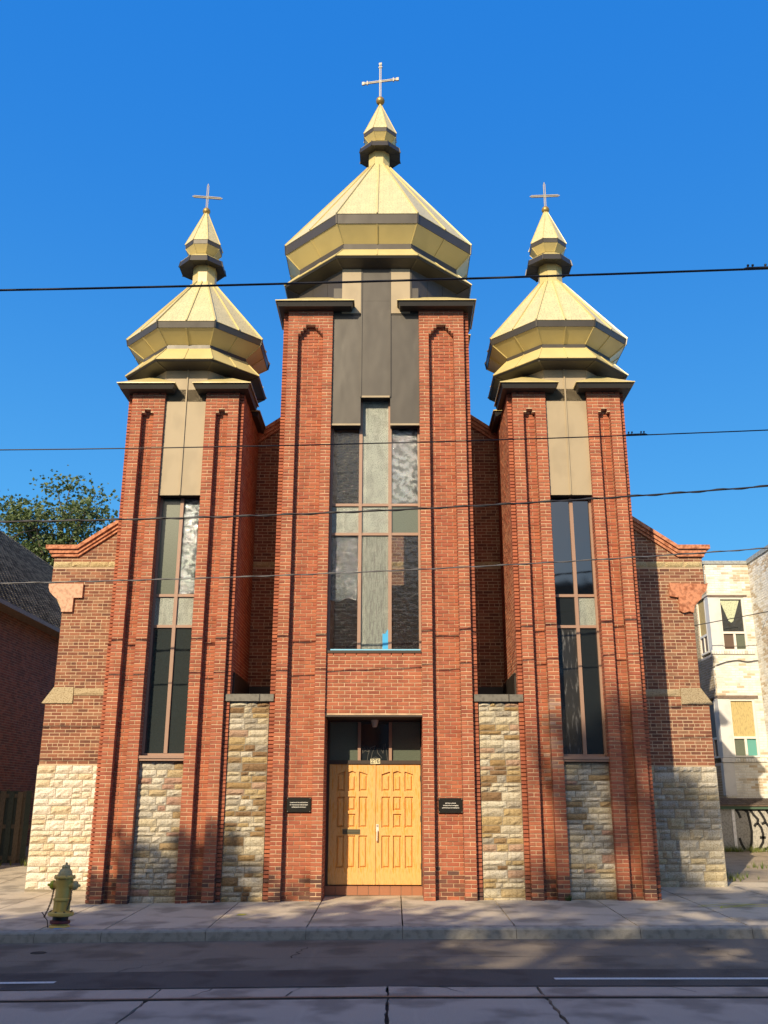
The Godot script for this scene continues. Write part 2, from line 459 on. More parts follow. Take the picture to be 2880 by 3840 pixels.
func build_ground() -> void:
	var mb := MB.new()
	mb.quad(Vector3(-400, -0.42, 400), Vector3(400, -0.42, 400), Vector3(400, -0.42, -400), Vector3(-400, -0.42, -400))
	kind(put(mb, "ground", M.earth), "structure")
	mb = MB.new()
	sheet(mb, -40, 40, 2.856, 6.6, 0.0, 0.0)
	sheet(mb, -40, 40, 12.2, 15.94, 0.0, 0.0)
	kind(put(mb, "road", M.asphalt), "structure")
	mb = MB.new()
	sheet(mb, -40, 40, 5.5, 6.56, 0.005, 0.02)
	kind(put(mb, "resurfaced_road_strip", M.asphalt_new), "structure")
	# the concrete bed of the tracks, in slabs
	var bed := Node3D.new()
	bed.name = "track_bed"
	add_child(bed)
	kind(bed, "structure")
	mb = MB.new()
	sheet(mb, -40, 40, 6.56, 12.24, -0.03, 0.0)
	put(mb, "slab_bedding", M.joint_dirt, bed)
	var joints := [-40.0, -22.0, -11.0, -8.8, -6.5, -4.25, -1.98, 0.3, 1.8, 4.1, 6.4, 8.7, 11.0, 22.0, 40.0]
	for k in joints.size() - 1:
		for zz in [[6.56, 7.065], [7.215, 8.54], [8.68, 10.1], [10.25, 11.6], [11.74, 12.24]]:
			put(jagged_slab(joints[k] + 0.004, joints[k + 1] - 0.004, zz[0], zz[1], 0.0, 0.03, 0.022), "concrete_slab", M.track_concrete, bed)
	for z in [7.07, 8.62, 10.1, 11.68]:
		mb = MB.new()
		for x in range(-40, 40, 2):
			var a := gy(x, z)
			var b := gy(x + 2, z)
			mb.hexa([Vector3(x, a - 0.05, z + 0.065), Vector3(x + 2, b - 0.05, z + 0.065), Vector3(x + 2, b - 0.05, z), Vector3(x, a - 0.05, z), Vector3(x, a + 0.002, z + 0.058), Vector3(x + 2, b + 0.002, z + 0.058), Vector3(x + 2, b + 0.002, z + 0.006), Vector3(x, a + 0.002, z + 0.006)])
		put(mb, "rail", M.rail_steel, bed)
	# lane lines
	var lines := Node3D.new()
	lines.name = "road_markings"
	add_child(lines)
	kind(lines, "structure")
	for s in [[-6.6, -3.2], [2.04, 5.6], [-16.0, -12.4], [11.4, 14.8]]:
		mb = MB.new()
		sheet(mb, s[0], s[1], 6.1, 6.21, 0.009, 0.0)
		put(mb, "lane_line", M.line_paint, lines)
	# pavement slabs with real joints
	var walk := Node3D.new()
	walk.name = "sidewalk"
	add_child(walk)
	kind(walk, "structure")
	mb = MB.new()
	sheet(mb, -40, 40, -3.0, 2.86, -0.022, 0.3)
	put(mb, "slab_bedding", M.joint_dirt, walk)
	var jx := [-40.0, -24.0, -13.0, -10.6, -9.1, -7.6, -6.1, -4.63, -3.7, -2.25, -0.86, 0.48, 2.05, 3.76, 5.3, 6.8, 8.3, 9.8, 13.0, 24.0, 40.0]
	for k in jx.size() - 1:
		var a: float = jx[k] + 0.007
		var b: float = jx[k + 1] - 0.007
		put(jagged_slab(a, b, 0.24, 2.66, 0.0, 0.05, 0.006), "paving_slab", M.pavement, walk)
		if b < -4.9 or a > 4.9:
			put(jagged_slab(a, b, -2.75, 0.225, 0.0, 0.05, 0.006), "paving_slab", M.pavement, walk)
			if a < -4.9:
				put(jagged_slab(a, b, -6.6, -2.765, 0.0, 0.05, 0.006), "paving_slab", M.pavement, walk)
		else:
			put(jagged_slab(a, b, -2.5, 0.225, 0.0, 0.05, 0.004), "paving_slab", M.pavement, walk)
		# kerb stones with a rounded nose
		mb = MB.new()
		var n := maxi(1, int((b - a) / 1.2))
		for q in n:
			var xa := lerpf(a - 0.004, b + 0.004, float(q) / n)
			var xb := lerpf(a - 0.004, b + 0.004, float(q + 1) / n)
			var ya := gy(xa, 2.66)
			var yb := gy(xb, 2.66)
			var prof := [Vector2(2.672, 0.0), Vector2(2.80, -0.004), Vector2(2.832, -0.014), Vector2(2.848, -0.036), Vector2(2.87, -0.22)]
			for j in prof.size() - 1:
				var p: Vector2 = prof[j]
				var r: Vector2 = prof[j + 1]
				mb.quad(Vector3(xa, ya + r.y, r.x), Vector3(xb, yb + r.y, r.x), Vector3(xb, yb + p.y, p.x), Vector3(xa, ya + p.y, p.x))
		put(mb, "kerb_stone", M.kerb, walk)
	# far pavement, where the camera stands
	mb = MB.new()
	sheet(mb, -40, 40, 15.955, 36.0, 0.0, 0.2)
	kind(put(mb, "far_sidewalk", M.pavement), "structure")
	# lanes on both sides of the church
	mb = MB.new()
	sheet(mb, 6.4, 40, -30.0, -2.74, -0.01, 0.0)
	kind(put(mb, "gravel_lane", M.gravel), "structure")
	mb = MB.new()
	sheet(mb, -40, -6.2, -30.0, -6.58, -0.01, 0.0)
	kind(put(mb, "side_lane", M.earth), "structure")
	# grass and weeds along the lane
	var tuft := MB.new()
	for k in 7:
		var t := k * 0.9
		var d := Vector3(cos(t), 0, sin(t))
		var s := Vector3(-d.z, 0, d.x) * 0.006
		tuft.tri(-s, s, d * 0.05 + Vector3(0, 0.1 + 0.02 * (k % 3), 0))
	var places := []
	for k in 500:
		var x := rng.randf_range(6.75, 11.2)
		var z := -8.35 + rng.randf_range(-0.12, 0.25) * (1.0 if x > 9.2 else 0.6)
		if k % 4 == 0:
			x = 6.75 + absf(rng.randfn(0, 0.3))
			z = rng.randf_range(-4.5, -2.9)
		if k % 9 == 0:
			x = rng.randf_range(8.0, 10.5)
			z = rng.randf_range(-5.2, -4.9)
		places.append(Vector3(x, gy(x, z) - 0.015, z))
	for k in 40:
		var x := rng.randf_range(-11.0, -7.0)
		places.append(Vector3(x, gy(x, -6.3) - 0.005, -6.3 + rng.randf_range(-0.15, 0.1)))
	var gr := scatter("grass", tuft.mesh(), M.leaf, places, func(): return Basis(Vector3.UP, rng.randf() * TAU).scaled(Vector3.ONE * rng.randf_range(0.5, 1.5)), func(): return Color(0.1, 0.16, 0.03).lerp(Color(0.22, 0.24, 0.06), rng.randf()))
	tag(gr, "sparse weeds growing along the foot of the lane wall", "grass")
	kind(gr, "stuff")
	# small weeds at the church foot
	var weed := scatter("weed", tuft.mesh(), M.leaf, [Vector3(3.28, gy(3.2, 0.03), 0.03), Vector3(3.3, gy(3.2, 0.05), 0.05), Vector3(3.25, gy(3.2, 0.05), 0.06), Vector3(3.31, gy(3.2, 0.03), 0.02), Vector3(3.23, gy(3.2, 0.03), 0.03)], func(): return Basis(Vector3.UP, rng.randf() * TAU).scaled(Vector3.ONE * rng.randf_range(0.7, 1.1)), func(): return Color(0.05, 0.1, 0.02))
	tag(weed, "small green weed at the foot of a brick pier", "weed")
	kind(weed, "stuff")


func scatter(called: String, m: Mesh, mat: Material, at: Array, basis: Callable, tint: Callable, parent: Node = null) -> MultiMeshInstance3D:
	var mm := MultiMesh.new()
	mm.transform_format = MultiMesh.TRANSFORM_3D
	mm.use_colors = true
	mm.mesh = m
	mm.instance_count = at.size()
	for k in at.size():
		mm.set_instance_transform(k, Transform3D(basis.call(), at[k]))
		mm.set_instance_color(k, tint.call())
	var o := MultiMeshInstance3D.new()
	o.name = called
	o.multimesh = mm
	o.material_override = mat
	(parent if parent else self).add_child(o, true)
	return o


# ------------------------------------------------------------------ bricks
class Wall:
	var at: Array[Transform3D] = []
	var color := PackedColorArray()
	var front := PackedByteArray()
	var tower := PackedInt32Array()


var palettes := {}


func make_palettes() -> void:
	palettes = {
		"new": [Color(0.40, 0.122, 0.062), Color(0.43, 0.135, 0.067), Color(0.38, 0.112, 0.06), Color(0.445, 0.145, 0.072), Color(0.41, 0.127, 0.065), Color(0.39, 0.12, 0.066), Color(0.355, 0.1, 0.055), Color(0.425, 0.14, 0.075)],
		"dirty": [Color(0.17, 0.075, 0.052), Color(0.21, 0.08, 0.052), Color(0.26, 0.085, 0.052), Color(0.13, 0.065, 0.05)],
		"bloom": [Color(0.42, 0.26, 0.2), Color(0.34, 0.18, 0.13), Color(0.28, 0.12, 0.08)],
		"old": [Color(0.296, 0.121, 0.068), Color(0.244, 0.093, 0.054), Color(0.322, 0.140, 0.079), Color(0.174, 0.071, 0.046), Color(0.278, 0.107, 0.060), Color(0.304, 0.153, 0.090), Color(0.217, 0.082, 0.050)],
		"house": [Color(0.17, 0.055, 0.036), Color(0.14, 0.045, 0.032), Color(0.2, 0.066, 0.042), Color(0.11, 0.04, 0.03)],
		"white": [Color(0.82, 0.83, 0.8), Color(0.84, 0.85, 0.83), Color(0.8, 0.8, 0.76), Color(0.83, 0.84, 0.81), Color(0.81, 0.82, 0.78), Color(0.72, 0.68, 0.58)],
		"yellow": [Color(0.5, 0.43, 0.29), Color(0.46, 0.39, 0.25), Color(0.54, 0.47, 0.33)],
	}


func unit_brick(c: Color) -> ArrayMesh:
	var key := c.to_html()
	if not unit_bricks.has(key):
		var mb := MB.new()
		mb.tint = c
		var gx := 0.02
		var gyy := 0.065
		var f := [Vector3(-0.5 + gx, -0.5 + gyy, 0.5), Vector3(0.5 - gx, -0.5 + gyy, 0.5), Vector3(0.5 - gx, 0.5 - gyy, 0.5), Vector3(-0.5 + gx, 0.5 - gyy, 0.5)]
		var m := [Vector3(-0.5, -0.5, 0.42), Vector3(0.5, -0.5, 0.42), Vector3(0.5, 0.5, 0.42), Vector3(-0.5, 0.5, 0.42)]
		var b := [Vector3(-0.5, -0.5, -0.5), Vector3(0.5, -0.5, -0.5), Vector3(0.5, 0.5, -0.5), Vector3(-0.5, 0.5, -0.5)]
		mb.quad(f[0], f[1], f[2], f[3])
		for k in 4:
			var j := (k + 1) % 4
			mb.quad(m[k], m[j], f[j], f[k])
			mb.quad(b[k], b[j], m[j], m[k])
		unit_bricks[key] = mb.mesh()
	return unit_bricks[key]


# Bricks in courses on an upright face. o: where u = 0 on the face; u: along it; n: out of it; ext(y): first and last u of a course.
func lay(w: Wall, o: Vector3, u: Vector3, n: Vector3, y0: float, y1: float, depth: float, pal: String, ext: Callable, tower := -1, face := 0, proud := 0.0035) -> void:
	var k := int(round(y0 / COURSE))
	var last := int(round(y1 / COURSE))
	var set_: Array = palettes[pal]
	while k < last:
		var yc := (k + 0.5) * COURSE
		var e: Vector2 = ext.call(yc)
		var width := e.y - e.x
		var cuts := []
		if width > 0.03:
			if width < 0.14:
				cuts = [e.x, e.y]
			elif width < 0.27:
				var mid := e.x + width * (0.5 + rng.randf_range(-0.04, 0.04))
				cuts = [e.x, e.y] if posmod(k, 2) == 0 else [e.x, mid, e.y]
			else:
				cuts = [e.x]
				var header := posmod(k, 6) == 3 and pal == "old" or posmod(k, 7) == 5 and pal == "house"
				var step := 0.108 if header else BRICK + 0.002
				var first := ceilf((e.x + 0.055 - (0.5 * step if posmod(k, 2) == 1 else 0.0)) / step) * step + (0.5 * step if posmod(k, 2) == 1 else 0.0)
				var x := first
				while x < e.y - 0.05:
					cuts.append(x + rng.randf_range(-0.006, 0.006))
					x += step
				cuts.append(e.y)
		for j in cuts.size() - 1:
			var a: float = cuts[j] + (JOINT * 0.5 if j > 0 else 0.0)
			var b: float = cuts[j + 1] - (JOINT * 0.5 if j < cuts.size() - 2 else 0.0)
			if b - a < 0.02:
				continue
			var len := b - a
			var c: Color = set_[rng.randi() % set_.size()]
			if pal == "new" and yc < 0.55 and rng.randf() < 0.8 - yc * 1.2:
				c = palettes.dirty[rng.randi() % 4]
			if pal == "white" and rock.get_noise_3d((o + u * a).x * 2.2, yc * 2.2, (o + u * a).z * 2.2) > 0.12 and rng.randf() < 0.6:
				c = Color(0.6, 0.5, 0.37)
			if pal == "new" and tower == 2 and yc > 1.7 and yc < 3.4 and (o + u * a).x > 2.9 and (o + u * a).x < 3.2 and rng.randf() < 0.55:
				c = palettes.bloom[rng.randi() % 3]
			var h := COURSE - JOINT + rng.randf_range(-0.002, 0.002)
			var p := o + u * (a + len * 0.5) + Vector3(0, yc - o.y + rng.randf_range(-0.0015, 0.0015), 0) + n * (proud - depth * 0.5 + rng.randf_range(-0.0025, 0.0025))
			w.at.append(Transform3D(Basis(u * len, Vector3(0, h, 0), n * depth).rotated(n, rng.randf_range(-0.006, 0.006) * (0.2 / maxf(len, 0.1))), p))
			w.color.append(c)
			w.front.append(face)
			w.tower.append(tower)
		k += 1


func span(a: float, b: float) -> Callable:
	return func(_y: float) -> Vector2: return Vector2(a, b)


func finish_bricks(w: Wall, thing_: Node3D, parents: Array, mat: Material, most: int, called: String, rest: String) -> void:
	var order := []
	for k in w.at.size():
		if w.front[k] == 1:
			var d := eye.distance_to(w.at[k].origin)
			order.append([d - w.at[k].basis.x.length() * 6.0, k])
	order.sort_custom(func(a, b): return a[0] < b[0])
	var single := {}
	for k in mini(most, order.size()):
		single[order[k][1]] = true
	for k in single:
		var o := MeshInstance3D.new()
		o.name = called
		o.mesh = unit_brick(w.color[k])
		o.material_override = mat
		o.transform = w.at[k]
		var par: Node3D = parents[maxi(w.tower[k], 0)]
		o.position -= par.position
		if par.get_parent() == thing_:
			o.position -= thing_.position
		par.add_child(o, true)
	var mm := MultiMesh.new()
	mm.transform_format = MultiMesh.TRANSFORM_3D
	mm.use_colors = true
	mm.mesh = unit_brick(Color.WHITE)
	mm.instance_count = w.at.size() - single.size()
	var at := 0
	for k in w.at.size():
		if not single.has(k):
			var t := w.at[k]
			t.origin -= thing_.position
			mm.set_instance_transform(at, t)
			mm.set_instance_color(at, w.color[k])
			at += 1
	var o := MultiMeshInstance3D.new()
	o.name = rest
	o.multimesh = mm
	o.material_override = mat
	thing_.add_child(o, true)
	kind(o, "stuff")


# ------------------------------------------------------------------ rubble stone
func split_rect(r: Rect2, out: Array, wmax: float, hmax: float) -> void:
	var w := r.size.x
	var h := r.size.y
	if h > hmax or (h > 0.15 and w / h < 1.5 and rng.randf() < 0.5):
		var cut := clampf(h * rng.randf_range(0.34, 0.66), 0.07, h - 0.07)
		split_rect(Rect2(r.position, Vector2(w, cut)), out, wmax, hmax)
		split_rect(Rect2(r.position + Vector2(0, cut), Vector2(w, h - cut)), out, wmax, hmax)
	elif w > wmax or (w > 0.3 and w / h > 3.4 and rng.randf() < 0.75):
		var cut := clampf(w * rng.randf_range(0.32, 0.68), 0.1, w - 0.1)
		split_rect(Rect2(r.position, Vector2(cut, h)), out, wmax, hmax)
		split_rect(Rect2(r.position + Vector2(cut, 0), Vector2(w - cut, h)), out, wmax, hmax)
	else:
		out.append(r)


var rock := FastNoiseLite.new()


func stone_mesh(r: Rect2, c: Color, depth: float) -> ArrayMesh:      # a rock-faced block, its face towards +z
	var mb := MB.new()
	mb.tint = c
	var g := 0.006
	var x0 := r.position.x + g
	var x1 := r.end.x - g
	var y0 := r.position.y + g
	var y1 := r.end.y - g
	var nx := clampi(int((x1 - x0) / 0.06), 3, 6)
	var ny := clampi(int((y1 - y0) / 0.045), 3, 5)
	var off := rng.randf() * 100.0
	var p := []
	for a in nx + 1:
		var rowp := []
		for b in ny + 1:
			var s := float(a) / nx
			var t := float(b) / ny
			var x := lerpf(x0, x1, s)
			var y := lerpf(y0, y1, t)
			var edge := minf(minf(s, 1.0 - s) * (x1 - x0), minf(t, 1.0 - t) * (y1 - y0))
			var z := depth * smoothstep(0.0, 0.012, edge) * (0.45 + 1.1 * absf(rock.get_noise_3d(x * 14.0, y * 26.0, off)))
			if edge < 0.001:
				x += rock.get_noise_3d(x * 14.0, y * 14.0, off + 20.0) * 0.008
				y += rock.get_noise_3d(x * 14.0, y * 14.0, off + 40.0) * 0.008
			rowp.append(Vector3(x, y, z))
		p.append(rowp)
	for a in nx:
		for b in ny:
			mb.tri(p[a][b], p[a + 1][b], p[a + 1][b + 1])
			mb.tri(p[a][b], p[a + 1][b + 1], p[a][b + 1])
	var d := Vector3(0, 0, -0.05)
	for a in nx:
		mb.quad(p[a][0] + d, p[a + 1][0] + d, p[a + 1][0], p[a][0])
		mb.quad(p[a + 1][ny] + d, p[a][ny] + d, p[a][ny], p[a + 1][ny])
	for b in ny:
		mb.quad(p[0][b + 1] + d, p[0][b] + d, p[0][b], p[0][b + 1])
		mb.quad(p[nx][b] + d, p[nx][b + 1] + d, p[nx][b + 1], p[nx][b])
	return mb.mesh()


var stones := []


func finish_stones(parent: Node3D) -> void:
	stones.sort_custom(func(a, b): return a[0] > b[0])
	var st := SurfaceTool.new()
	for k in stones.size():
		var s: Array = stones[k]
		if k < 300:
			put(s[1], "stone", M.stone, s[2], Vector3(0, 0, s[3]))
		else:
			st.append_from(s[1], 0, Transform3D(Basis(), Vector3(0, 0, s[3])))
	if stones.size() > 300:
		kind(put(st.commit(), "small_stones", M.stone, parent), "stuff")


func stone_panel(parent: Node3D, x0: float, x1: float, y0: float, y1: float, z: float, pal: Array, wmax: float, hmax: float, relief: float) -> void:
	var mb := MB.new()
	mb.box(x0, x1, y0 - 0.2, y1, z - 0.3, z)
	var panel := put(mb, "stone_panel", M.stone_mortar, parent)
	var y := y0 - 0.02
	while y < y1 - 0.02:
		var h := rng.randf_range(0.24, 0.4)
		if y1 - y - h < 0.2:
			h = y1 - y
		var cells := []
		split_rect(Rect2(x0, y, x1 - x0, h), cells, wmax, hmax)
		for r in cells:
			stones.append([r.get_area(), stone_mesh(r, pal[rng.randi() % pal.size()], relief), panel, z + 0.004])
		y += h


# ------------------------------------------------------------------ octagonal domes
func oct(cx: float, zc: float, r: float, y: float, k: float) -> Vector3:
	var t := PI / 8 + k * PI / 4
	var q := r / cos(PI / 8)
	return Vector3(cx + q * cos(t), y, zc + q * sin(t))


# The strip of a dome between two rings of its profile, walked from top to bottom, one plate per face (or n per face).
func oct_panels(d: Node3D, cx: float, zc: float, r0: float, y0: float, r1: float, y1: float, n: int, called: String, mat: Material, gap := 0.004) -> void:
	for k in 8:
		var a := oct(cx, zc, r0, y0, k)
		var b := oct(cx, zc, r0, y0, k + 1)
		var e := oct(cx, zc, r1, y1, k + 1)
		var f := oct(cx, zc, r1, y1, k)
		for j in n:
			var s := float(j) / n
			var t := float(j + 1) / n
			var p0 := a.lerp(b, s)
			var p1 := a.lerp(b, t)
			var p2 := f.lerp(e, t)
			var p3 := f.lerp(e, s)
			var side := (p2 - p3).normalized() * gap
			var mb := MB.new()
			mb.slab(p1 - side, p0 + side, p3 + side, p2 - side, 0.012)
			# make sure that the plate faces outwards
			var nn := (p3 - p1).cross(p2 - p0)
			var outw := Vector3(y0 - y1, 0, 0)
			var radial := ((p0 + p1 + p2 + p3) * 0.25 - Vector3(cx, 0, zc))
			radial.y = 0
			radial = radial.normalized()
			var want := radial * (y0 - y1) + Vector3.UP * (r1 - r0)
			if nn.dot(want) < 0:
				mb = MB.new()
				mb.slab(p0 + side, p1 - side, p2 - side, p3 + side, 0.012)
			put(mb, called, mat, d)


func oct_seams(d: Node3D, cx: float, zc: float, r0: float, y0: float, r1: float, y1: float, n: int, called: String, mat: Material, w := 0.022, h := 0.03) -> void:
	for k in 8 * n:
		var face := int(k / n)
		var s := float(k % n) / n
		var a := oct(cx, zc, r0, y0, face).lerp(oct(cx, zc, r0, y0, face + 1), s)
		var b := oct(cx, zc, r1, y1, face).lerp(oct(cx, zc, r1, y1, face + 1), s)
		var radial := (a + b) * 0.5 - Vector3(cx, 0, zc)
		radial.y = 0
		var up := radial.normalized() * (y0 - y1) + Vector3.UP * (r1 - r0)
		var mb := MB.new()
		mb.bar(a, b, w, h, up)
		put(mb, called, mat, d)


func oct_core(cx: float, zc: float, prof: Array) -> MB:
	var mb := MB.new()
	for j in prof.size() - 1:
		var p: Vector2 = prof[j]
		var q: Vector2 = prof[j + 1]
		for k in 8:
			mb.quad(oct(cx, zc, p.x, p.y, k + 1), oct(cx, zc, p.x, p.y, k), oct(cx, zc, q.x, q.y, k), oct(cx, zc, q.x, q.y, k + 1))
	return mb


func dome(parent: Node3D, cx: float, zc: float, P: Dictionary) -> Node3D:
	var g := 0.02
	var core := oct_core(cx, zc, [Vector2(P.neck - g, P.neck_y1), Vector2(P.neck - g, P.neck_y0), Vector2(P.B.x - 0.04, P.B.y - 0.03), Vector2(P.C.x - 0.04, P.C.y + 0.01), Vector2(P.D.x - g, P.D.y + 0.02), Vector2(P.D.x - g, P.E.y), Vector2(P.F.x - 0.05, P.F.y - 0.005), Vector2(P.F.x - 0.06, P.F.y - P.lip + 0.012), Vector2(P.drum - g, P.G + 0.012), Vector2(P.drum - g, P.drum_y0)])
	var d := put(core, "dome", M.dark_metal, parent)
	oct_panels(d, cx, zc, P.neck, P.neck_y1, P.neck, P.neck_y0, 1, "neck_panel", M.gilt)
	oct_panels(d, cx, zc, P.neck + 0.012, P.neck_y0 + 0.015, P.B.x, P.B.y, 2, "roof_panel", M.gilt_worn)
	oct_seams(d, cx, zc, P.neck + 0.012, P.neck_y0 + 0.015, P.B.x, P.B.y, 2, "seam", M.gilt, 0.026, 0.05)
	oct_panels(d, cx, zc, P.B.x - 0.01, P.B.y - 0.012, P.C.x, P.C.y, 1, "fascia_panel", M.bronze)
	oct_seams(d, cx, zc, P.B.x, P.B.y - 0.005, P.C.x + 0.005, P.C.y, 1, "fascia_cover", M.bronze, 0.03, 0.02)
	oct_panels(d, cx, zc, P.C.x - 0.012, P.C.y, P.D.x, P.D.y, 2, "soffit_panel", M.gilt)
	oct_seams(d, cx, zc, P.C.x - 0.012, P.C.y, P.D.x, P.D.y, 2, "soffit_seam", M.gilt, 0.02, 0.03)
	oct_panels(d, cx, zc, P.D.x, P.D.y, P.D.x, P.E.y, 1, "band_panel", M.bronze)
	oct_panels(d, cx, zc, P.D.x + 0.005, P.E.y, P.F.x, P.F.y, 2, "skirt_panel", M.gilt)
	oct_seams(d, cx, zc, P.D.x + 0.005, P.E.y, P.F.x, P.F.y, 2, "skirt_seam", M.gilt, 0.02, 0.025)
	oct_panels(d, cx, zc, P.F.x - 0.012, P.F.y - 0.014, P.F.x - 0.03, P.F.y - P.lip, 1, "skirt_fascia", M.dark_metal)
	oct_panels(d, cx, zc, P.F.x - 0.04, P.F.y - P.lip, P.drum, P.G, 1, "skirt_soffit", M.dark_metal)
	oct_seams(d, cx, zc, P.F.x - 0.04, P.F.y - P.lip, P.drum, P.G, 1, "soffit_strip", M.bronze, 0.025, 0.02)
	oct_panels(d, cx, zc, P.drum, P.G, P.drum, P.drum_y0, P.drum_n, "drum_panel", P.drum_mat)
	# the little cupola on the neck: flared collar, small roof, ball and cross
	var t: float = P.top
	var x: float = cx + P.lean
	var cup := oct_core(x, zc, [Vector2(0.03, t + 0.9), Vector2(0.36, t), Vector2(0.345, t - 0.11), Vector2(0.2, t - 0.22), Vector2(0.2, t - 0.28), Vector2(0.42, t - 0.435), Vector2(0.42, t - 0.54), Vector2(0.2, t - 0.53)])
	put(cup, "cupola", M.dark_metal, d)
	oct_panels(d, x, zc, 0.035, t + 0.9, 0.385, t, 1, "cupola_roof_panel", M.gilt_worn)
	oct_seams(d, x, zc, 0.035, t + 0.9, 0.385, t, 1, "cupola_seam", M.gilt, 0.016, 0.022)
	oct_panels(d, x, zc, 0.378, t - 0.008, 0.37, t - 0.095, 1, "cupola_fascia", M.bronze)
	oct_panels(d, x, zc, 0.365, t - 0.095, 0.24, t - 0.25, 1, "cupola_soffit", M.gilt)
	oct_seams(d, x, zc, 0.365, t - 0.095, 0.24, t - 0.25, 1, "cupola_soffit_seam", M.gilt, 0.014, 0.02)
	oct_panels(d, x, zc, 0.24, t - 0.26, 0.45, t - 0.425, 1, "collar_roof_panel", M.gilt)
	oct_panels(d, x, zc, 0.445, t - 0.43, 0.47, t - 0.56, 1, "collar_fascia", M.dark_metal)
	oct_seams(d, x, zc, 0.447, t - 0.425, 0.475, t - 0.565, 1, "collar_cover", M.dark_metal, 0.02, 0.02)
	oct_panels(d, x, zc, 0.465, t - 0.56, P.neck, t - 0.54, 1, "collar_soffit", M.dark_metal)
	var mb := MB.new()
	mb.lathe([Vector2(0.0, 0.0), Vector2(0.05, 0.0), Vector2(0.03, 0.08), Vector2(0.03, 0.1)], 12, Vector3(x, t + 0.86, zc))
	put(mb, "finial_cap", M.gilt, d)
	mb = MB.new()
	var prof := []
	for k in 13:
		var q := -PI / 2 + PI * k / 12
		prof.append(Vector2(cos(q) * P.ball, sin(q) * P.ball))
	mb.lathe(prof, 20, Vector3(x, P.ball_y, zc))
	put(mb, "ball", M.gold_ball, d)
	# cross of paired rods
	var c := Node3D.new()
	c.name = "cross"
	c.position = Vector3(x, P.ball_y, zc)
	c.rotation.y = P.turn
	d.add_child(c, true)
	var w: float = P.cross_w
	var h: float = P.cross_h
	var ay: float = P.arm_y
	mb = MB.new()
	for s in [-1, 1]:
		mb.box(s * 0.016 - 0.008, s * 0.016 + 0.008, P.ball * 0.8, h, -0.014, 0.014)
		mb.box(-w, w, ay + s * 0.017 - 0.008, ay + s * 0.017 + 0.008, -0.016, 0.016)
	mb.box(-0.03, 0.03, ay - 0.035, ay + 0.035, -0.014, 0.014)
	if P.ends:
		mb.box(-w - 0.03, -w + 0.03, ay - 0.04, ay + 0.04, -0.02, 0.02)
		mb.box(w - 0.03, w + 0.03, ay - 0.04, ay + 0.04, -0.02, 0.02)
		mb.box(-0.035, 0.035, h - 0.03, h + 0.03, -0.02, 0.02)
		for s in [-1, 1]:
			mb.box(s * (w - 0.1) - 0.012, s * (w - 0.1) + 0.012, ay - 0.05, ay + 0.05, -0.022, 0.022)
		mb.box(-0.045, 0.045, h - 0.11, h - 0.088, -0.022, 0.022)
	else:
		mb.box(-w - 0.03, -w, ay - 0.01, ay + 0.01, -0.01, 0.01)
		mb.box(w, w + 0.03, ay - 0.01, ay + 0.01, -0.01, 0.01)
		mb.box(-0.01, 0.01, h, h + 0.05, -0.01, 0.01)
	put(mb, "cross_rods", M.silver, c)
	return d


func pier_cap(parent: Node3D, x0: float, x1: float, y: float, z0: float, z1: float) -> void:
	var mb := MB.new()      # soffit and fascia that leans in
	var f := 0.055
	mb.hexa([Vector3(x0 + f, y - 0.115, z1 - f), Vector3(x1 - f, y - 0.115, z1 - f), Vector3(x1 - f, y - 0.115, z0 + f), Vector3(x0 + f, y - 0.115, z0 + f), Vector3(x0 + 0.02, y - 0.012, z1 - 0.02), Vector3(x1 - 0.02, y - 0.012, z1 - 0.02), Vector3(x1 - 0.02, y - 0.012, z0 + 0.02), Vector3(x0 + 0.02, y - 0.012, z0 + 0.02)])
	var cap := put(mb, "pier_cap", M.dark_metal, parent)
	var xm := (x0 + x1) * 0.5
	var e := [Vector3(x0, y, z1), Vector3(x1, y, z1), Vector3(x1, y, z0), Vector3(x0, y, z0)]
	var hgt := 0.36
	var in_ := minf((x1 - x0) * 0.5, 0.55)
	var r := [Vector3(x0 + in_, y + hgt, z1 - in_), Vector3(x1 - in_, y + hgt, z1 - in_), Vector3(x1 - in_, y + hgt, z0 + 0.1), Vector3(x0 + in_, y + hgt, z0 + 0.1)]
	for k in 4:
		var j := (k + 1) % 4
		mb = MB.new()
		mb.slab(e[k], e[j], r[j], r[k], 0.012)
		put(mb, "cap_roof_panel", M.gilt, cap)
	mb = MB.new()
	mb.box(x0 - 0.004, x1 + 0.004, y - 0.016, y + 0.002, z1 - 0.012, z1 + 0.005)
	mb.box(x0 - 0.004, x0 + 0.012, y - 0.016, y + 0.002, z0, z1 - 0.012)
	mb.box(x1 - 0.012, x1 + 0.004, y - 0.016, y + 0.002, z0, z1 - 0.012)
	put(mb, "drip_edge", M.gilt, cap)


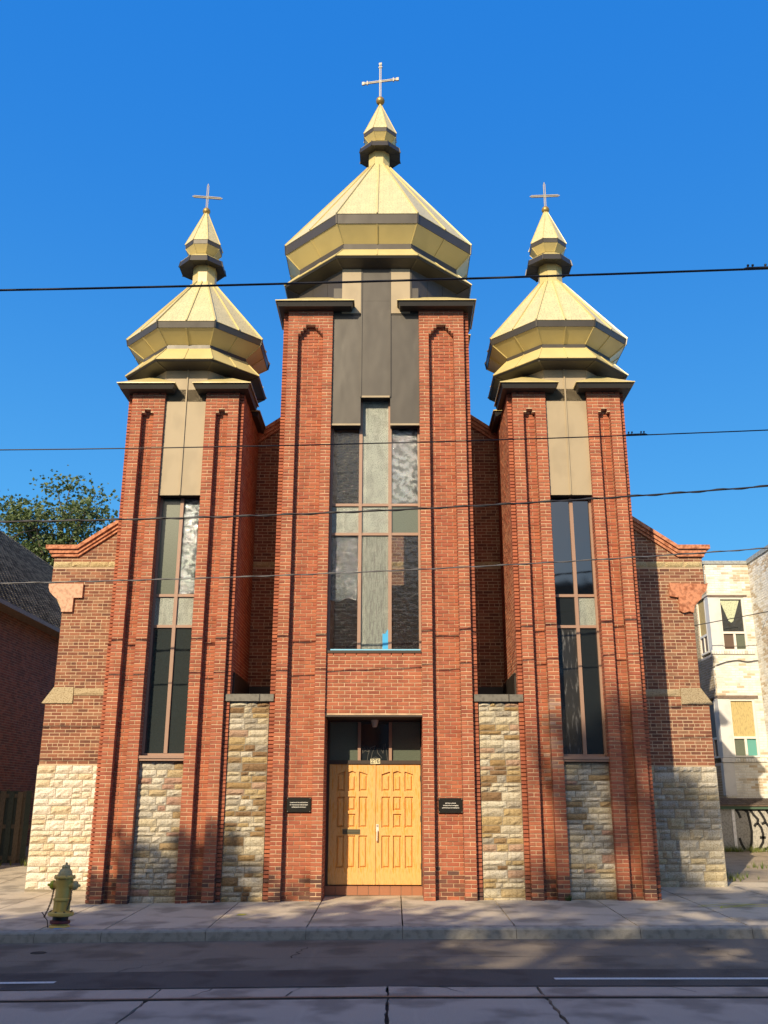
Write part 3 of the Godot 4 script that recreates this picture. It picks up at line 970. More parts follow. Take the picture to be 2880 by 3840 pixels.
# ------------------------------------------------------------------ the church
func window_unit(parent: Node3D, called: String, xs: Array, ys: Array, z: float, mats: Array, tops := []) -> Node3D:      # xs, ys: centre lines of the bars
	var mb := MB.new()
	var b := 0.024
	var top: float = ys[ys.size() - 1]
	for k in [0, xs.size() - 1]:
		mb.box(xs[k] - b, xs[k] + b, ys[0], top, z - 0.05, z + 0.035)
	mb.box(xs[0] + b, xs[xs.size() - 1] - b, ys[0] - b, ys[0] + b, z - 0.05, z + 0.034)
	var w := put(mb, called, M.window_frame, parent)
	for k in range(1, xs.size() - 1):
		mb = MB.new()
		mb.box(xs[k] - 0.032, xs[k] + 0.032, ys[0] + b, top + (0.55 if tops else 0.0), z - 0.05, z + 0.04)
		put(mb, "mullion", M.window_frame, w)
	for k in range(1, ys.size() - 1):
		for j in xs.size() - 1:
			mb = MB.new()
			mb.box(xs[j] + 0.026, xs[j + 1] - 0.026, ys[k] - 0.026, ys[k] + 0.026, z - 0.05, z + 0.032)
			put(mb, "transom_bar", M.window_frame, w)
	for k in ys.size() - 1:
		for j in xs.size() - 1:
			mb = MB.new()
			var y1: float = ys[k + 1]
			if tops and k == ys.size() - 2:
				y1 = tops[j]
			mb.box(xs[j] + 0.01, xs[j + 1] - 0.01, ys[k] + 0.005, y1 - 0.005, z - 0.02, z)
			put(mb, "pane", mats[k][j], w)
	return w


func side_tower(ch: Node3D, w: Wall, cx: float, idx: int) -> MeshInstance3D:
	var top := 9.25
	var mb := MB.new()
	for s in [-1, 1]:
		var q := func(a: float, b: float, y0: float, y1: float, z0: float, z1: float) -> void:
			mb.box(cx + minf(s * a, s * b), cx + maxf(s * a, s * b), y0, y1, z0, z1)
		q.call(0.408, 1.132, -0.3, top, -2.19, -0.148)
		q.call(0.408, 0.602, -0.3, top - 0.02, -0.148, -0.006)
		q.call(0.848, 1.042, -0.3, top - 0.02, -0.148, -0.006)
		q.call(0.602, 0.848, 8.92, top - 0.02, -0.148, -0.006)
		q.call(0.602, 0.665, 8.85, 8.92, -0.148, -0.006)
		q.call(0.785, 0.848, 8.85, 8.92, -0.148, -0.006)
	mb.box(cx - 0.408, cx + 0.408, -0.3, top - 0.005, -2.19, -0.33)
	var t := put(mb, "brick_tower", M.mortar, ch)
	var X := Vector3.RIGHT
	var Z := Vector3.BACK
	for s in [-1, 1]:
		var q2 := func(a: float, b: float) -> Callable:
			return span(minf(s * a, s * b), maxf(s * a, s * b))
		var o := Vector3(cx, 0, 0)
		lay(w, o, X, Z, -0.13, top, 0.14, "new", q2.call(0.4, 0.61), idx, 1)
		lay(w, o, X, Z, -0.13, top, 0.14, "new", q2.call(0.84, 1.05), idx, 1)
		lay(w, o + Vector3(0, 0, -0.14), X, Z, -0.13, 8.9, 0.03, "new", q2.call(0.614, 0.836), idx, 1)
		lay(w, o, X, Z, 8.92, top, 0.14, "new", q2.call(0.615, 0.835), idx, 1)
		lay(w, o, X, Z, 8.85, 8.92, 0.14, "new", q2.call(0.61, 0.668), idx, 0)
		lay(w, o, X, Z, 8.85, 8.92, 0.14, "new", q2.call(0.782, 0.84), idx, 0)
		lay(w, o + Vector3(0, 0, -0.1), X, Z, -0.13, top, 0.12, "new", q2.call(1.054, 1.14), idx, 1)
		# flank of the tower and the reveal of the window bay
		var n := Vector3(s, 0, 0)
		lay(w, Vector3(cx + s * 1.132, 0, -0.21), Vector3(0, 0, -s), n, -0.13, top, 0.03, "new", span(minf(0.0, s * 1.97), maxf(0.0, s * 1.97)), idx, 0)
		lay(w, Vector3(cx + s * 0.406, 0, -0.105), Vector3(0, 0, s), -n, -0.13, top, 0.012, "new", span(minf(0.0, -s * 0.22), maxf(0.0, -s * 0.22)), idx, 0)
	# window and cladding
	var right := cx > 0
	var G: Material = M.glass_dark
	var S: Material = M.streak_glass
	var F: Material = M.glass_film
	var wn := window_unit(ch, "window", [cx - 0.385, cx + 0.02, cx + 0.385], [2.38, 4.68, 5.26, 7.16], -0.26, [[S if right else M.glass_plain, G if right else M.glass_plain], [M.glass_dark if right else M.glass_frost, M.glass_frost], [M.glass_mirror if right else M.glass_cloudy, M.glass_mirror if right else M.film_mirror]])
	mb = MB.new()
	mb.box(cx - 0.4, cx + 0.4, 2.31, 2.356, -0.3, -0.02)
	mb.box(cx - 0.4, cx + 0.4, 2.27, 2.309, -0.3, -0.04)
	put(mb, "sill", M.window_frame, wn)
	mb = MB.new()
	mb.box(cx - 0.402, cx + 0.402, 7.17, top, -0.31, -0.09)
	var cl := put(mb, "metal_cladding", M.dark_metal, ch)
	for s in [[-0.4, 0.0], [0.004, 0.4]]:
		mb = MB.new()
		mb.box(cx + s[0], cx + s[1], 7.175, 9.36, -0.09, -0.06)
		put(mb, "cladding_panel", M.tan_metal, cl)
	mb = MB.new()
	mb.box(cx - 0.012, cx + 0.012, 7.175, 9.8, -0.06, -0.035)
	put(mb, "seam", M.tan_metal, cl)
	mb = MB.new()
	mb.box(cx - 0.4, cx + 0.4, 7.168, 7.2, -0.06, -0.052)
	put(mb, "drip_edge", M.tan_metal, cl)
	for s in [-1, 1]:
		pier_cap(ch, cx + minf(s * 0.17, s * 1.3), cx + maxf(s * 0.17, s * 1.3), 9.38, -0.95, 0.25)
		pier_cap(ch, cx + minf(s * 0.17, s * 1.3), cx + maxf(s * 0.17, s * 1.3), 9.36, -2.3, -1.1)
	return t


func central_tower(ch: Node3D, w: Wall, idx: int) -> MeshInstance3D:
	var top := 11.11
	var mb := MB.new()
	var steps := [[0.48, 10.55], [0.40, 10.62], [0.30, 10.685], [0.19, 10.75], [0.0, 10.82]]
	for s in [-1, 1]:
		var q := func(a: float, b: float, y0: float, y1: float, z0: float, z1: float) -> void:
			mb.box(minf(s * a, s * b), maxf(s * a, s * b), y0, y1, z0, z1)
		q.call(0.868, 1.852, -0.3, top, -2.19, -0.148)
		q.call(0.868, 1.052, -0.3, top - 0.02, -0.148, -0.006)
		q.call(1.558, 1.752, -0.3, top - 0.02, -0.148, -0.006)
		for k in 4:
			var g: float = steps[k + 1][0] * 0.5
			q.call(1.052, 1.305 - g, steps[k + 1][1] - 0.07, steps[k + 1][1], -0.148, -0.006)
			q.call(1.305 + g, 1.558, steps[k + 1][1] - 0.07, steps[k + 1][1], -0.148, -0.006)
		q.call(1.052, 1.558, 10.82, top - 0.02, -0.148, -0.006)
	mb.box(-0.868, 0.868, 3.06, 4.16, -2.19, -0.33)
	mb.box(-0.868, 0.868, 9.3, top - 0.005, -2.19, -0.33)
	mb.box(-0.868, 0.868, 3.06, 4.13, -0.33, -0.066)
	mb.box(-0.868, 0.868, -0.3, 3.06, -2.19, -0.93)
	var t := put(mb, "brick_tower", M.mortar, ch)
	var X := Vector3.RIGHT
	var Z := Vector3.BACK
	for s in [-1, 1]:
		var q2 := func(a: float, b: float) -> Callable:
			return span(minf(s * a, s * b), maxf(s * a, s * b))
		lay(w, Vector3.ZERO, X, Z, -0.1, top, 0.14, "new", q2.call(0.86, 1.06), idx, 1)
		lay(w, Vector3.ZERO, X, Z, -0.1, top, 0.14, "new", q2.call(1.55, 1.76), idx, 1)
		lay(w, Vector3(0, 0, -0.14), X, Z, -0.1, 10.82, 0.03, "new", q2.call(1.064, 1.546), idx, 1)
		for k in 4:
			var g: float = steps[k + 1][0] * 0.5
			lay(w, Vector3.ZERO, X, Z, steps[k + 1][1] - 0.0672, steps[k + 1][1], 0.14, "new", q2.call(1.064, 1.305 - g), idx, 0)
			lay(w, Vector3.ZERO, X, Z, steps[k + 1][1] - 0.0672, steps[k + 1][1], 0.14, "new", q2.call(1.305 + g, 1.546), idx, 0)
		lay(w, Vector3.ZERO, X, Z, 10.82, top, 0.14, "new", q2.call(1.064, 1.546), idx, 1)
		lay(w, Vector3(0, 0, -0.1), X, Z, -0.1, top, 0.12, "new", q2.call(1.764, 1.86), idx, 1)
		var n := Vector3(s, 0, 0)
		lay(w, Vector3(s * 1.852, 0, -0.21), Vector3(0, 0, -s), n, -0.13, top, 0.03, "new", span(minf(0.0, s * 1.97), maxf(0.0, s * 1.97)), idx, 0)
		lay(w, Vector3(s * 0.866, 0, -0.105), Vector3(0, 0, s), -n, -0.1, 3.05, 0.012, "new", span(minf(0.0, -s * 0.78), maxf(0.0, -s * 0.78)), idx, 0)
		lay(w, Vector3(s * 0.866, 0, -0.105), Vector3(0, 0, s), -n, 4.14, 8.55, 0.012, "new", span(minf(0.0, -s * 0.2), maxf(0.0, -s * 0.2)), idx, 0)
	lay(w, Vector3(0, 0, -0.06), X, Z, 3.06, 4.15, 0.09, "new", span(-0.855, 0.855), idx, 1)
	# window
	var F: Material = M.glass_film
	var R: Material = M.glass_frost
	var C: Material = M.glass_clear
	var wn := window_unit(ch, "window", [-0.845, -0.283, 0.285, 0.845], [4.24, 6.45, 7.03, 8.62], -0.27, [[C, M.frost_streak, C], [R, R, M.glass_cloudy], [C, R, M.film_mirror]], [8.68, 9.24, 8.68])
	mb = MB.new()
	mb.box(-0.86, 0.86, 4.165, 4.21, -0.33, -0.04)
	put(mb, "sill", M.frame_dark, wn)
	mb = MB.new()
	mb.prism(PackedVector2Array([Vector2(-0.835, 5.2), Vector2(-0.7, 5.14), Vector2(-0.5, 5.23), Vector2(-0.29, 5.16), Vector2(-0.29, 6.42), Vector2(-0.835, 6.42)]), -0.297, -0.293)
	put(mb, "window_film", M.film_mirror, wn)
	mb = MB.new()
	mb.box(-0.79, 0.84, 4.21, 4.232, -0.1, -0.036)
	put(mb, "tape_strip", M.blue_tape, wn)
	# bronze cladding above
	mb = MB.new()
	mb.box(-0.862, -0.29, 8.6, 11.2, -0.32, -0.09)
	mb.box(0.29, 0.862, 8.6, 11.2, -0.32, -0.09)
	mb.box(-0.29, 0.29, 9.19, 11.9, -0.32, -0.09)
	var cl := put(mb, "metal_cladding", M.dark_metal, ch)
	for s in [[-0.86, -0.29, 8.605, 10.98], [0.29, 0.86, 8.605, 10.98], [-0.86, -0.29, 10.985, 11.6], [0.29, 0.86, 10.985, 11.6], [-0.285, 0.285, 9.195, 11.3], [-0.285, 0.285, 11.305, 12.03]]:
		mb = MB.new()
		mb.box(s[0], s[1], s[2], s[3], -0.09, -0.06 + (0.012 if absf(s[0]) < 0.289 else 0.0))
		put(mb, "cladding_panel", M.bronze, cl)
	for s in [[-0.69, -0.305], [0.305, 0.69]]:
		mb = MB.new()
		mb.box(s[0], s[1], 11.02, 12.03, -0.09, -0.036)
		put(mb, "cladding_panel", M.tan_metal, cl)
	for x in [-0.288, 0.288]:
		mb = MB.new()
		mb.box(x - 0.012, x + 0.012, 9.19, 12.03, -0.06, -0.03)
		put(mb, "seam", M.bronze, cl)
	for s in [[-0.86, -0.29, 8.6], [0.29, 0.86, 8.6], [-0.285, 0.285, 9.188]]:
		mb = MB.new()
		mb.box(s[0], s[1], s[2] - 0.008, s[2] + 0.03, -0.06, -0.044)
		put(mb, "drip_edge", M.tan_metal, cl)
	for s in [-1, 1]:
		pier_cap(ch, minf(s * 0.43, s * 2.0), maxf(s * 0.43, s * 2.0), 11.17, -1.0, 0.25)
		pier_cap(ch, minf(s * 0.43, s * 2.0), maxf(s * 0.43, s * 2.0), 11.15, -2.4, -1.2)
	return t


func entrance(ch: Node3D) -> void:
	var z := -0.84
	var mb := MB.new()      # lintel plate, ceiling and back of the porch
	mb.box(-0.86, 0.86, 3.03, 3.062, -0.93, -0.02)
	put(mb, "porch_ceiling", M.frame_dark, ch)
	mb = MB.new()
	mb.box(-0.866, -0.816, 0.17, 3.03, z - 0.08, z + 0.04)
	mb.box(0.842, 0.866, 0.17, 3.03, z - 0.08, z + 0.04)
	mb.box(-0.816, 0.842, 2.252, 2.315, z - 0.08, z + 0.03)
	mb.box(-0.816, 0.842, 3.0, 3.03, z - 0.08, z + 0.03)
	var fr := put(mb, "door_frame", M.frame_dark, ch)
	mb = MB.new()
	for x in [-0.277, 0.293]:
		mb.box(x - 0.027, x + 0.027, 2.315, 3.0, z - 0.06, z + 0.02)
	put(mb, "mullion", M.window_frame, fr)
	var xs := [-0.816, -0.304, -0.25, 0.266, 0.32, 0.842]
	for k in 3:
		mb = MB.new()
		mb.box(xs[k * 2], xs[k * 2 + 1], 2.315, 3.0, z - 0.055, z - 0.035)
		put(mb, "transom_pane", M.glass_cloudy if k != 1 else M.glass_dark, fr)
	# leading of the middle pane
	mb = MB.new()
	var lead := [[Vector2(-0.23, 2.44), Vector2(-0.17, 2.49), Vector2(-0.1, 2.47), Vector2(-0.07, 2.54), Vector2(0.02, 2.58)], [Vector2(-0.1, 2.47), Vector2(-0.12, 2.4), Vector2(-0.13, 2.32)], [Vector2(0.02, 2.58), Vector2(-0.04, 2.45), Vector2(-0.06, 2.34)], [Vector2(0.05, 2.53), Vector2(0.12, 2.52), Vector2(0.16, 2.44), Vector2(0.18, 2.6)], [Vector2(0.05, 2.53), Vector2(0.06, 2.45), Vector2(0.14, 2.36)], [Vector2(0.2, 2.62), Vector2(0.22, 2.5), Vector2(0.24, 2.32)], [Vector2(-0.08, 2.33), Vector2(0.02, 2.38), Vector2(0.12, 2.34)], [Vector2(-0.21, 2.54), Vector2(-0.22, 2.44)], [Vector2(-0.18, 2.55), Vector2(-0.17, 2.49)], [Vector2(-0.13, 2.54), Vector2(-0.1, 2.47)]]
	for l in lead:
		for k in l.size() - 1:
			mb.bar(Vector3(l[k].x, l[k].y, z - 0.034), Vector3(l[k + 1].x, l[k + 1].y, z - 0.034), 0.005, 0.004, Vector3.BACK)
	put(mb, "leading", M.lead_metal, fr)
	# two leaves
	for s in 2:
		var x0: float = [-0.814, 0.034][s]
		var x1: float = [0.028, 0.84][s]
		var cols: Array = [[[-0.680, -0.532], [-0.478, -0.337], [-0.276, -0.122]], [[0.134, 0.289], [0.342, 0.49], [0.551, 0.705]]][s]
		var y0 := 0.192
		var y1 := 2.248
		mb = MB.new()
		mb.box(x0, x1, y0, y1, z - 0.06, z - 0.034)
		var rows := [[0.463, 1.013], [1.148, 1.681], [1.774, 2.071]]
		# stiles
		var edges := [x0, cols[0][0], cols[0][1], cols[1][0], cols[1][1], cols[2][0], cols[2][1], x1]
		for k in range(0, 8, 2):
			mb.box(edges[k], edges[k + 1], y0, y1, z - 0.034, z)
		for k in 3:
			var c: Array = cols[k]
			mb.box(c[0], c[1], y0, rows[0][0], z - 0.034, z - 0.0005)
			mb.box(c[0], c[1], rows[0][1], rows[1][0], z - 0.034, z - 0.0005)
			mb.box(c[0], c[1], rows[1][1], rows[2][0], z - 0.034, z - 0.0005)
			if k == 1:
				mb.box(c[0], c[1], 1.384, 1.439, z - 0.034, z - 0.0005)
			var hi := 0.06
			var l: float = [0.0, 0.035, 0.05][k]
			var r: float = [0.05, 0.035, 0.0][k]
			var pk := PackedVector2Array([Vector2(c[0], rows[2][1] + l), Vector2((c[0] + c[1]) * 0.5, rows[2][1] + (hi if k == 1 else 0.027)), Vector2(c[1], rows[2][1] + r), Vector2(c[1], y1), Vector2(c[0], y1)])
			mb.prism(pk, z - 0.034, z - 0.0005)
		var leaf := put(mb, "door_leaf", M.door_paint, ch)
		for k in 3:
			var c: Array = cols[k]
			for r in ([[0.463, 1.013], [1.148, 1.384], [1.439, 1.681], [1.774, 2.06]] if k == 1 else rows):
				mb = MB.new()
				mb.frustum(c[0] + 0.014, c[1] - 0.014, r[0] + 0.014, r[1] - 0.014, z - 0.0345, z - 0.006, 0.026)
				put(mb, "raised_panel", M.door_paint, leaf)
		if s == 0:
			mb = MB.new()
			mb.box(-0.562, -0.251, 1.036, 1.12, z, z + 0.012)
			put(mb, "mail_slot", M.brass, leaf)
			mb = MB.new()
			mb.frustum(-0.535, -0.278, 1.055, 1.1, z + 0.012, z + 0.02, 0.008)
			put(mb, "mail_flap", M.brass, leaf)
			mb = MB.new()
			mb.box(-0.035, 0.027, y0, y1, z + 0.0, z + 0.012)
			put(mb, "astragal", M.door_paint, leaf)
		else:
			mb = MB.new()
			mb.box(0.038, 0.085, 1.075, 1.205, z, z + 0.008)
			put(mb, "lock_plate", M.plate_white, leaf)
			mb = MB.new()
			mb.lathe([Vector2(0.0, 0.0), Vector2(0.016, 0.0), Vector2(0.016, 0.01), Vector2(0.0, 0.012)], 14, Vector3(0.06, 1.182, z + 0.008), Vector3.BACK)
			put(mb, "lock_cylinder", M.silver, leaf)
			mb = MB.new()
			mb.tube([Vector3(0.06, 1.1, z), Vector3(0.06, 1.095, z + 0.04), Vector3(0.058, 1.07, z + 0.05), Vector3(0.056, 0.94, z + 0.05), Vector3(0.056, 0.92, z + 0.04), Vector3(0.056, 0.915, z)], [0.011], 8)
			put(mb, "pull_handle", M.plate_white, leaf)
			for y in [0.45, 1.25, 1.95]:
				mb = MB.new()
				mb.lathe([Vector2(0.0, 0.0), Vector2(0.009, 0.0), Vector2(0.009, 0.1), Vector2(0.0, 0.1)], 8, Vector3(0.838, y, z + 0.008))
				put(mb, "hinge", M.brass, leaf)
	# tiled step
	mb = MB.new()
	mb.box(-0.862, 0.862, -0.1, 0.158, -0.92, z + 0.022)
	var st := put(mb, "tiled_step", M.stone_mortar, ch)
	for k in 9:
		var xa := -0.86 + k * 0.192
		mb = MB.new()
		mb.box(xa + 0.004, minf(xa + 0.188, 0.86), 0.02, 0.155, z + 0.02, z + 0.034)
		put(mb, "tile", M.step_tile, st)
		mb = MB.new()
		mb.box(xa + 0.004, minf(xa + 0.188, 0.86), 0.156, 0.17, z - 0.06, z + 0.036)
		put(mb, "tile", M.step_tile, st)
	# porch light
	mb = MB.new()
	mb.lathe([Vector2(0.0, -0.13), Vector2(0.038, -0.128), Vector2(0.046, -0.115), Vector2(0.07, -0.01), Vector2(0.07, 0.0)], 20, Vector3(0.007, 3.03, z + 0.12))
	put(mb, "porch_light", M.lamp_glass, ch)


func gable_y(x: float) -> float:
	return 6.5 + maxf(0.0, 6.33 - absf(x)) * 0.692


func gable(ch: Node3D, w: Wall) -> void:
	var z := -2.2
	# outline of the mortar core, a little inside the faces of the bricks
	var half := [Vector2(6.645, -0.3), Vector2(6.645, 3.5), Vector2(6.5, 3.78), Vector2(6.5, 5.33), Vector2(6.78, 5.86), Vector2(6.78, 6.5), Vector2(6.33, 6.5)]
	var poly := PackedVector2Array()
	for p in half:
		poly.append(p)
	poly.append(Vector2(0, gable_y(0)))
	for k in range(half.size() - 1, -1, -1):
		poly.append(Vector2(-half[k].x, half[k].y))
	var mb := MB.new()
	mb.prism(poly, z - 0.45, z)
	var g := put(mb, "gable_wall", M.old_mortar, ch)
	var edge := func(y: float) -> float:
		if y < 3.5:
			return 6.65
		if y < 3.78:
			return 6.65 - (y - 3.5) * 0.52
		if y < 5.32:
			return 6.505
		if y < 5.9:
			return 6.5
		if y < 6.5:
			return 6.785
		return 6.33 - (y - 6.5) / 0.692
	for s in [-1, 1]:
		var ext := func(y: float) -> Vector2:
			var e: float = edge.call(y)
			var i := 4.75
			if y > 9.25:
				i = 2.0
			if e < i:
				return Vector2.ZERO
			return Vector2(minf(s * i, s * e), maxf(s * i, s * e))
		lay(w, Vector3(0, 0, z), Vector3.RIGHT, Vector3.BACK, 2.27, 6.28, 0.03, "old", ext, 3, 1)
		lay(w, Vector3(0, 0, z), Vector3.RIGHT, Vector3.BACK, 6.4, 8.2, 0.03, "old", ext, 3, 1)
		# seen in the slot between the towers
		var slot := func(y: float) -> Vector2:
			var e := minf(2.7, 6.33 - (y - 6.5) / 0.692) if y > 6.5 else 2.7
			return Vector2(minf(s * 1.8, s * e), maxf(s * 1.8, s * e)) if e > 1.8 else Vector2.ZERO
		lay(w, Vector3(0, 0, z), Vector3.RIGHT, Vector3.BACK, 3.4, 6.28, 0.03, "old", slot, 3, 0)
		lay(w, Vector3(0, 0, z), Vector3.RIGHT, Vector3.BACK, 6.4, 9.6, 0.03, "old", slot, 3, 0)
		# what shows through the big window
		lay(w, Vector3(0, 0, z), Vector3.RIGHT, Vector3.BACK, 4.2, 6.28, 0.03, "old", span(minf(0.0, s * 0.86), maxf(0.0, s * 0.86)), 3, 0)
		lay(w, Vector3(0, 0, z), Vector3.RIGHT, Vector3.BACK, 6.4, 9.3, 0.03, "old", span(minf(0.0, s * 0.86), maxf(0.0, s * 0.86)), 3, 0)
		# band course of rock-faced blocks
		for seg in [[0.0, 0.86, 2], [1.87, 2.6, 2], [4.86, 6.78, 5]]:
			for k in int(seg[2]):
				var a := lerpf(seg[0], seg[1], float(k) / seg[2])
				var b := lerpf(seg[0], seg[1], float(k + 1) / seg[2])
				var r := Rect2(minf(s * a, s * b), 6.275, b - a, 0.128)
				put(stone_mesh(r, Color(0.56, 0.48, 0.29).lerp(Color(0.5, 0.4, 0.22), rng.randf()), 0.03), "band_stone", M.stone, g, Vector3(0, 0, z + 0.008))
		# weathered offset of the buttress
		put(stone_mesh(Rect2(minf(s * 4.86, s * 6.1), 3.62, 1.24, 0.155), Color(0.46, 0.38, 0.25), 0.02), "offset_stone", M.stone, g, Vector3(0, 0, z + 0.012))
		mb = MB.new()
		mb.tint = Color(0.44, 0.37, 0.25) if s > 0 else Color(0.5, 0.43, 0.29)
		var off := PackedVector2Array([Vector2(s * 6.1, 3.47), Vector2(s * 6.72, 3.47), Vector2(s * 6.68, 3.53), Vector2(s * 6.5, 3.79), Vector2(s * 6.1, 3.79)])
		if s < 0:
			off.reverse()
		mb.prism(off, z - 0.3, z + 0.03)
		put(mb, "offset_stone", M.stone, g)
		# sandstone corbel block
		var cb := [Vector2(6.815, 5.915), Vector2(6.1, 5.915), Vector2(6.1, 5.62), Vector2(6.275, 5.62), Vector2(6.28, 5.325), Vector2(6.505, 5.325), Vector2(6.52, 5.45), Vector2(6.58, 5.56), Vector2(6.7, 5.66), Vector2(6.78, 5.74), Vector2(6.815, 5.84)]
		if s > 0:      # the one on this side is broken at its corner and foot
			cb = [Vector2(6.845, 5.93), Vector2(6.76, 5.91), Vector2(6.05, 5.93), Vector2(6.07, 5.8), Vector2(6.03, 5.79), Vector2(6.04, 5.66), Vector2(6.22, 5.63), Vector2(6.22, 5.35), Vector2(6.3, 5.31), Vector2(6.42, 5.34), Vector2(6.5, 5.31), Vector2(6.53, 5.45), Vector2(6.6, 5.53), Vector2(6.68, 5.6), Vector2(6.7, 5.68), Vector2(6.8, 5.77), Vector2(6.82, 5.86)]
		var cp := PackedVector2Array()
		for p in cb:
			cp.append(Vector2(p.x * s, p.y))
		if s > 0:
			cp.reverse()
		if Geometry2D.is_polygon_clockwise(cp) == false:
			pass
		var area := 0.0
		for k in cp.size():
			area += cp[k].cross(cp[(k + 1) % cp.size()])
		if area < 0:
			cp.reverse()
		mb = MB.new()
		mb.prism(cp, z - 0.3, z + 0.06)
		put(mb, "corbel", M.sandstone if s > 0 else M.sandstone_pale, g)
		# coping: level kneeler, then the rake, in two mouldings
		var foot := 6.33
		for m in [[0.0, 0.07, 0.05, 6.83], [0.07, 0.15, 0.085, 6.87], [0.15, 0.235, 0.13, 6.94]]:
			mb = MB.new()
			var y0: float = 6.5 + m[0]
			var y1: float = 6.5 + m[1]
			var fx := foot - 0.05
			mb.box(minf(s * fx, s * m[3]), maxf(s * fx, s * m[3]), y0, y1, z - 0.5, z + m[2])
			var rise := 0.692
			var a0 := Vector2(fx, y0 + 0.0)
			var p := [Vector3(s * fx, y0, z + m[2] - 0.001), Vector3(s * fx, y1, z + m[2] - 0.001), Vector3(0, y1 + fx * rise, z + m[2] - 0.001), Vector3(0, y0 + fx * rise, z + m[2] - 0.001)]
			var bk := Vector3(0, 0, -0.5 - m[2])
			if s < 0:
				mb.quad(p[0], p[3], p[2], p[1])
				mb.quad(p[1], p[2], p[2] + bk, p[1] + bk)
				mb.quad(p[0] + bk, p[3] + bk, p[3], p[0])
			else:
				mb.quad(p[1], p[2], p[3], p[0])
				mb.quad(p[1] + bk, p[2] + bk, p[2], p[1])
				mb.quad(p[0], p[3], p[3] + bk, p[0] + bk)
			put(mb, "coping", M.sandstone, g)
	# nave behind
	mb = MB.new()
	mb.box(-6.5, 6.5, -0.3, 6.4, -16.0, z - 0.45)
	put(mb, "nave_wall", M.old_mortar, ch)
	mb = MB.new()
	for s in [-1, 1]:
		var a := Vector3(s * 6.7, 6.35, z - 0.4)
		var b := Vector3(0, 10.7, z - 0.4)
		var bk := Vector3(0, 0, -13.4)
		if s > 0:
			mb.slab(a, a + bk, b + bk, b, 0.15)
		else:
			mb.slab(a + bk, a, b, b + bk, 0.15)
	put(mb, "nave_roof", M.lead_metal, ch)


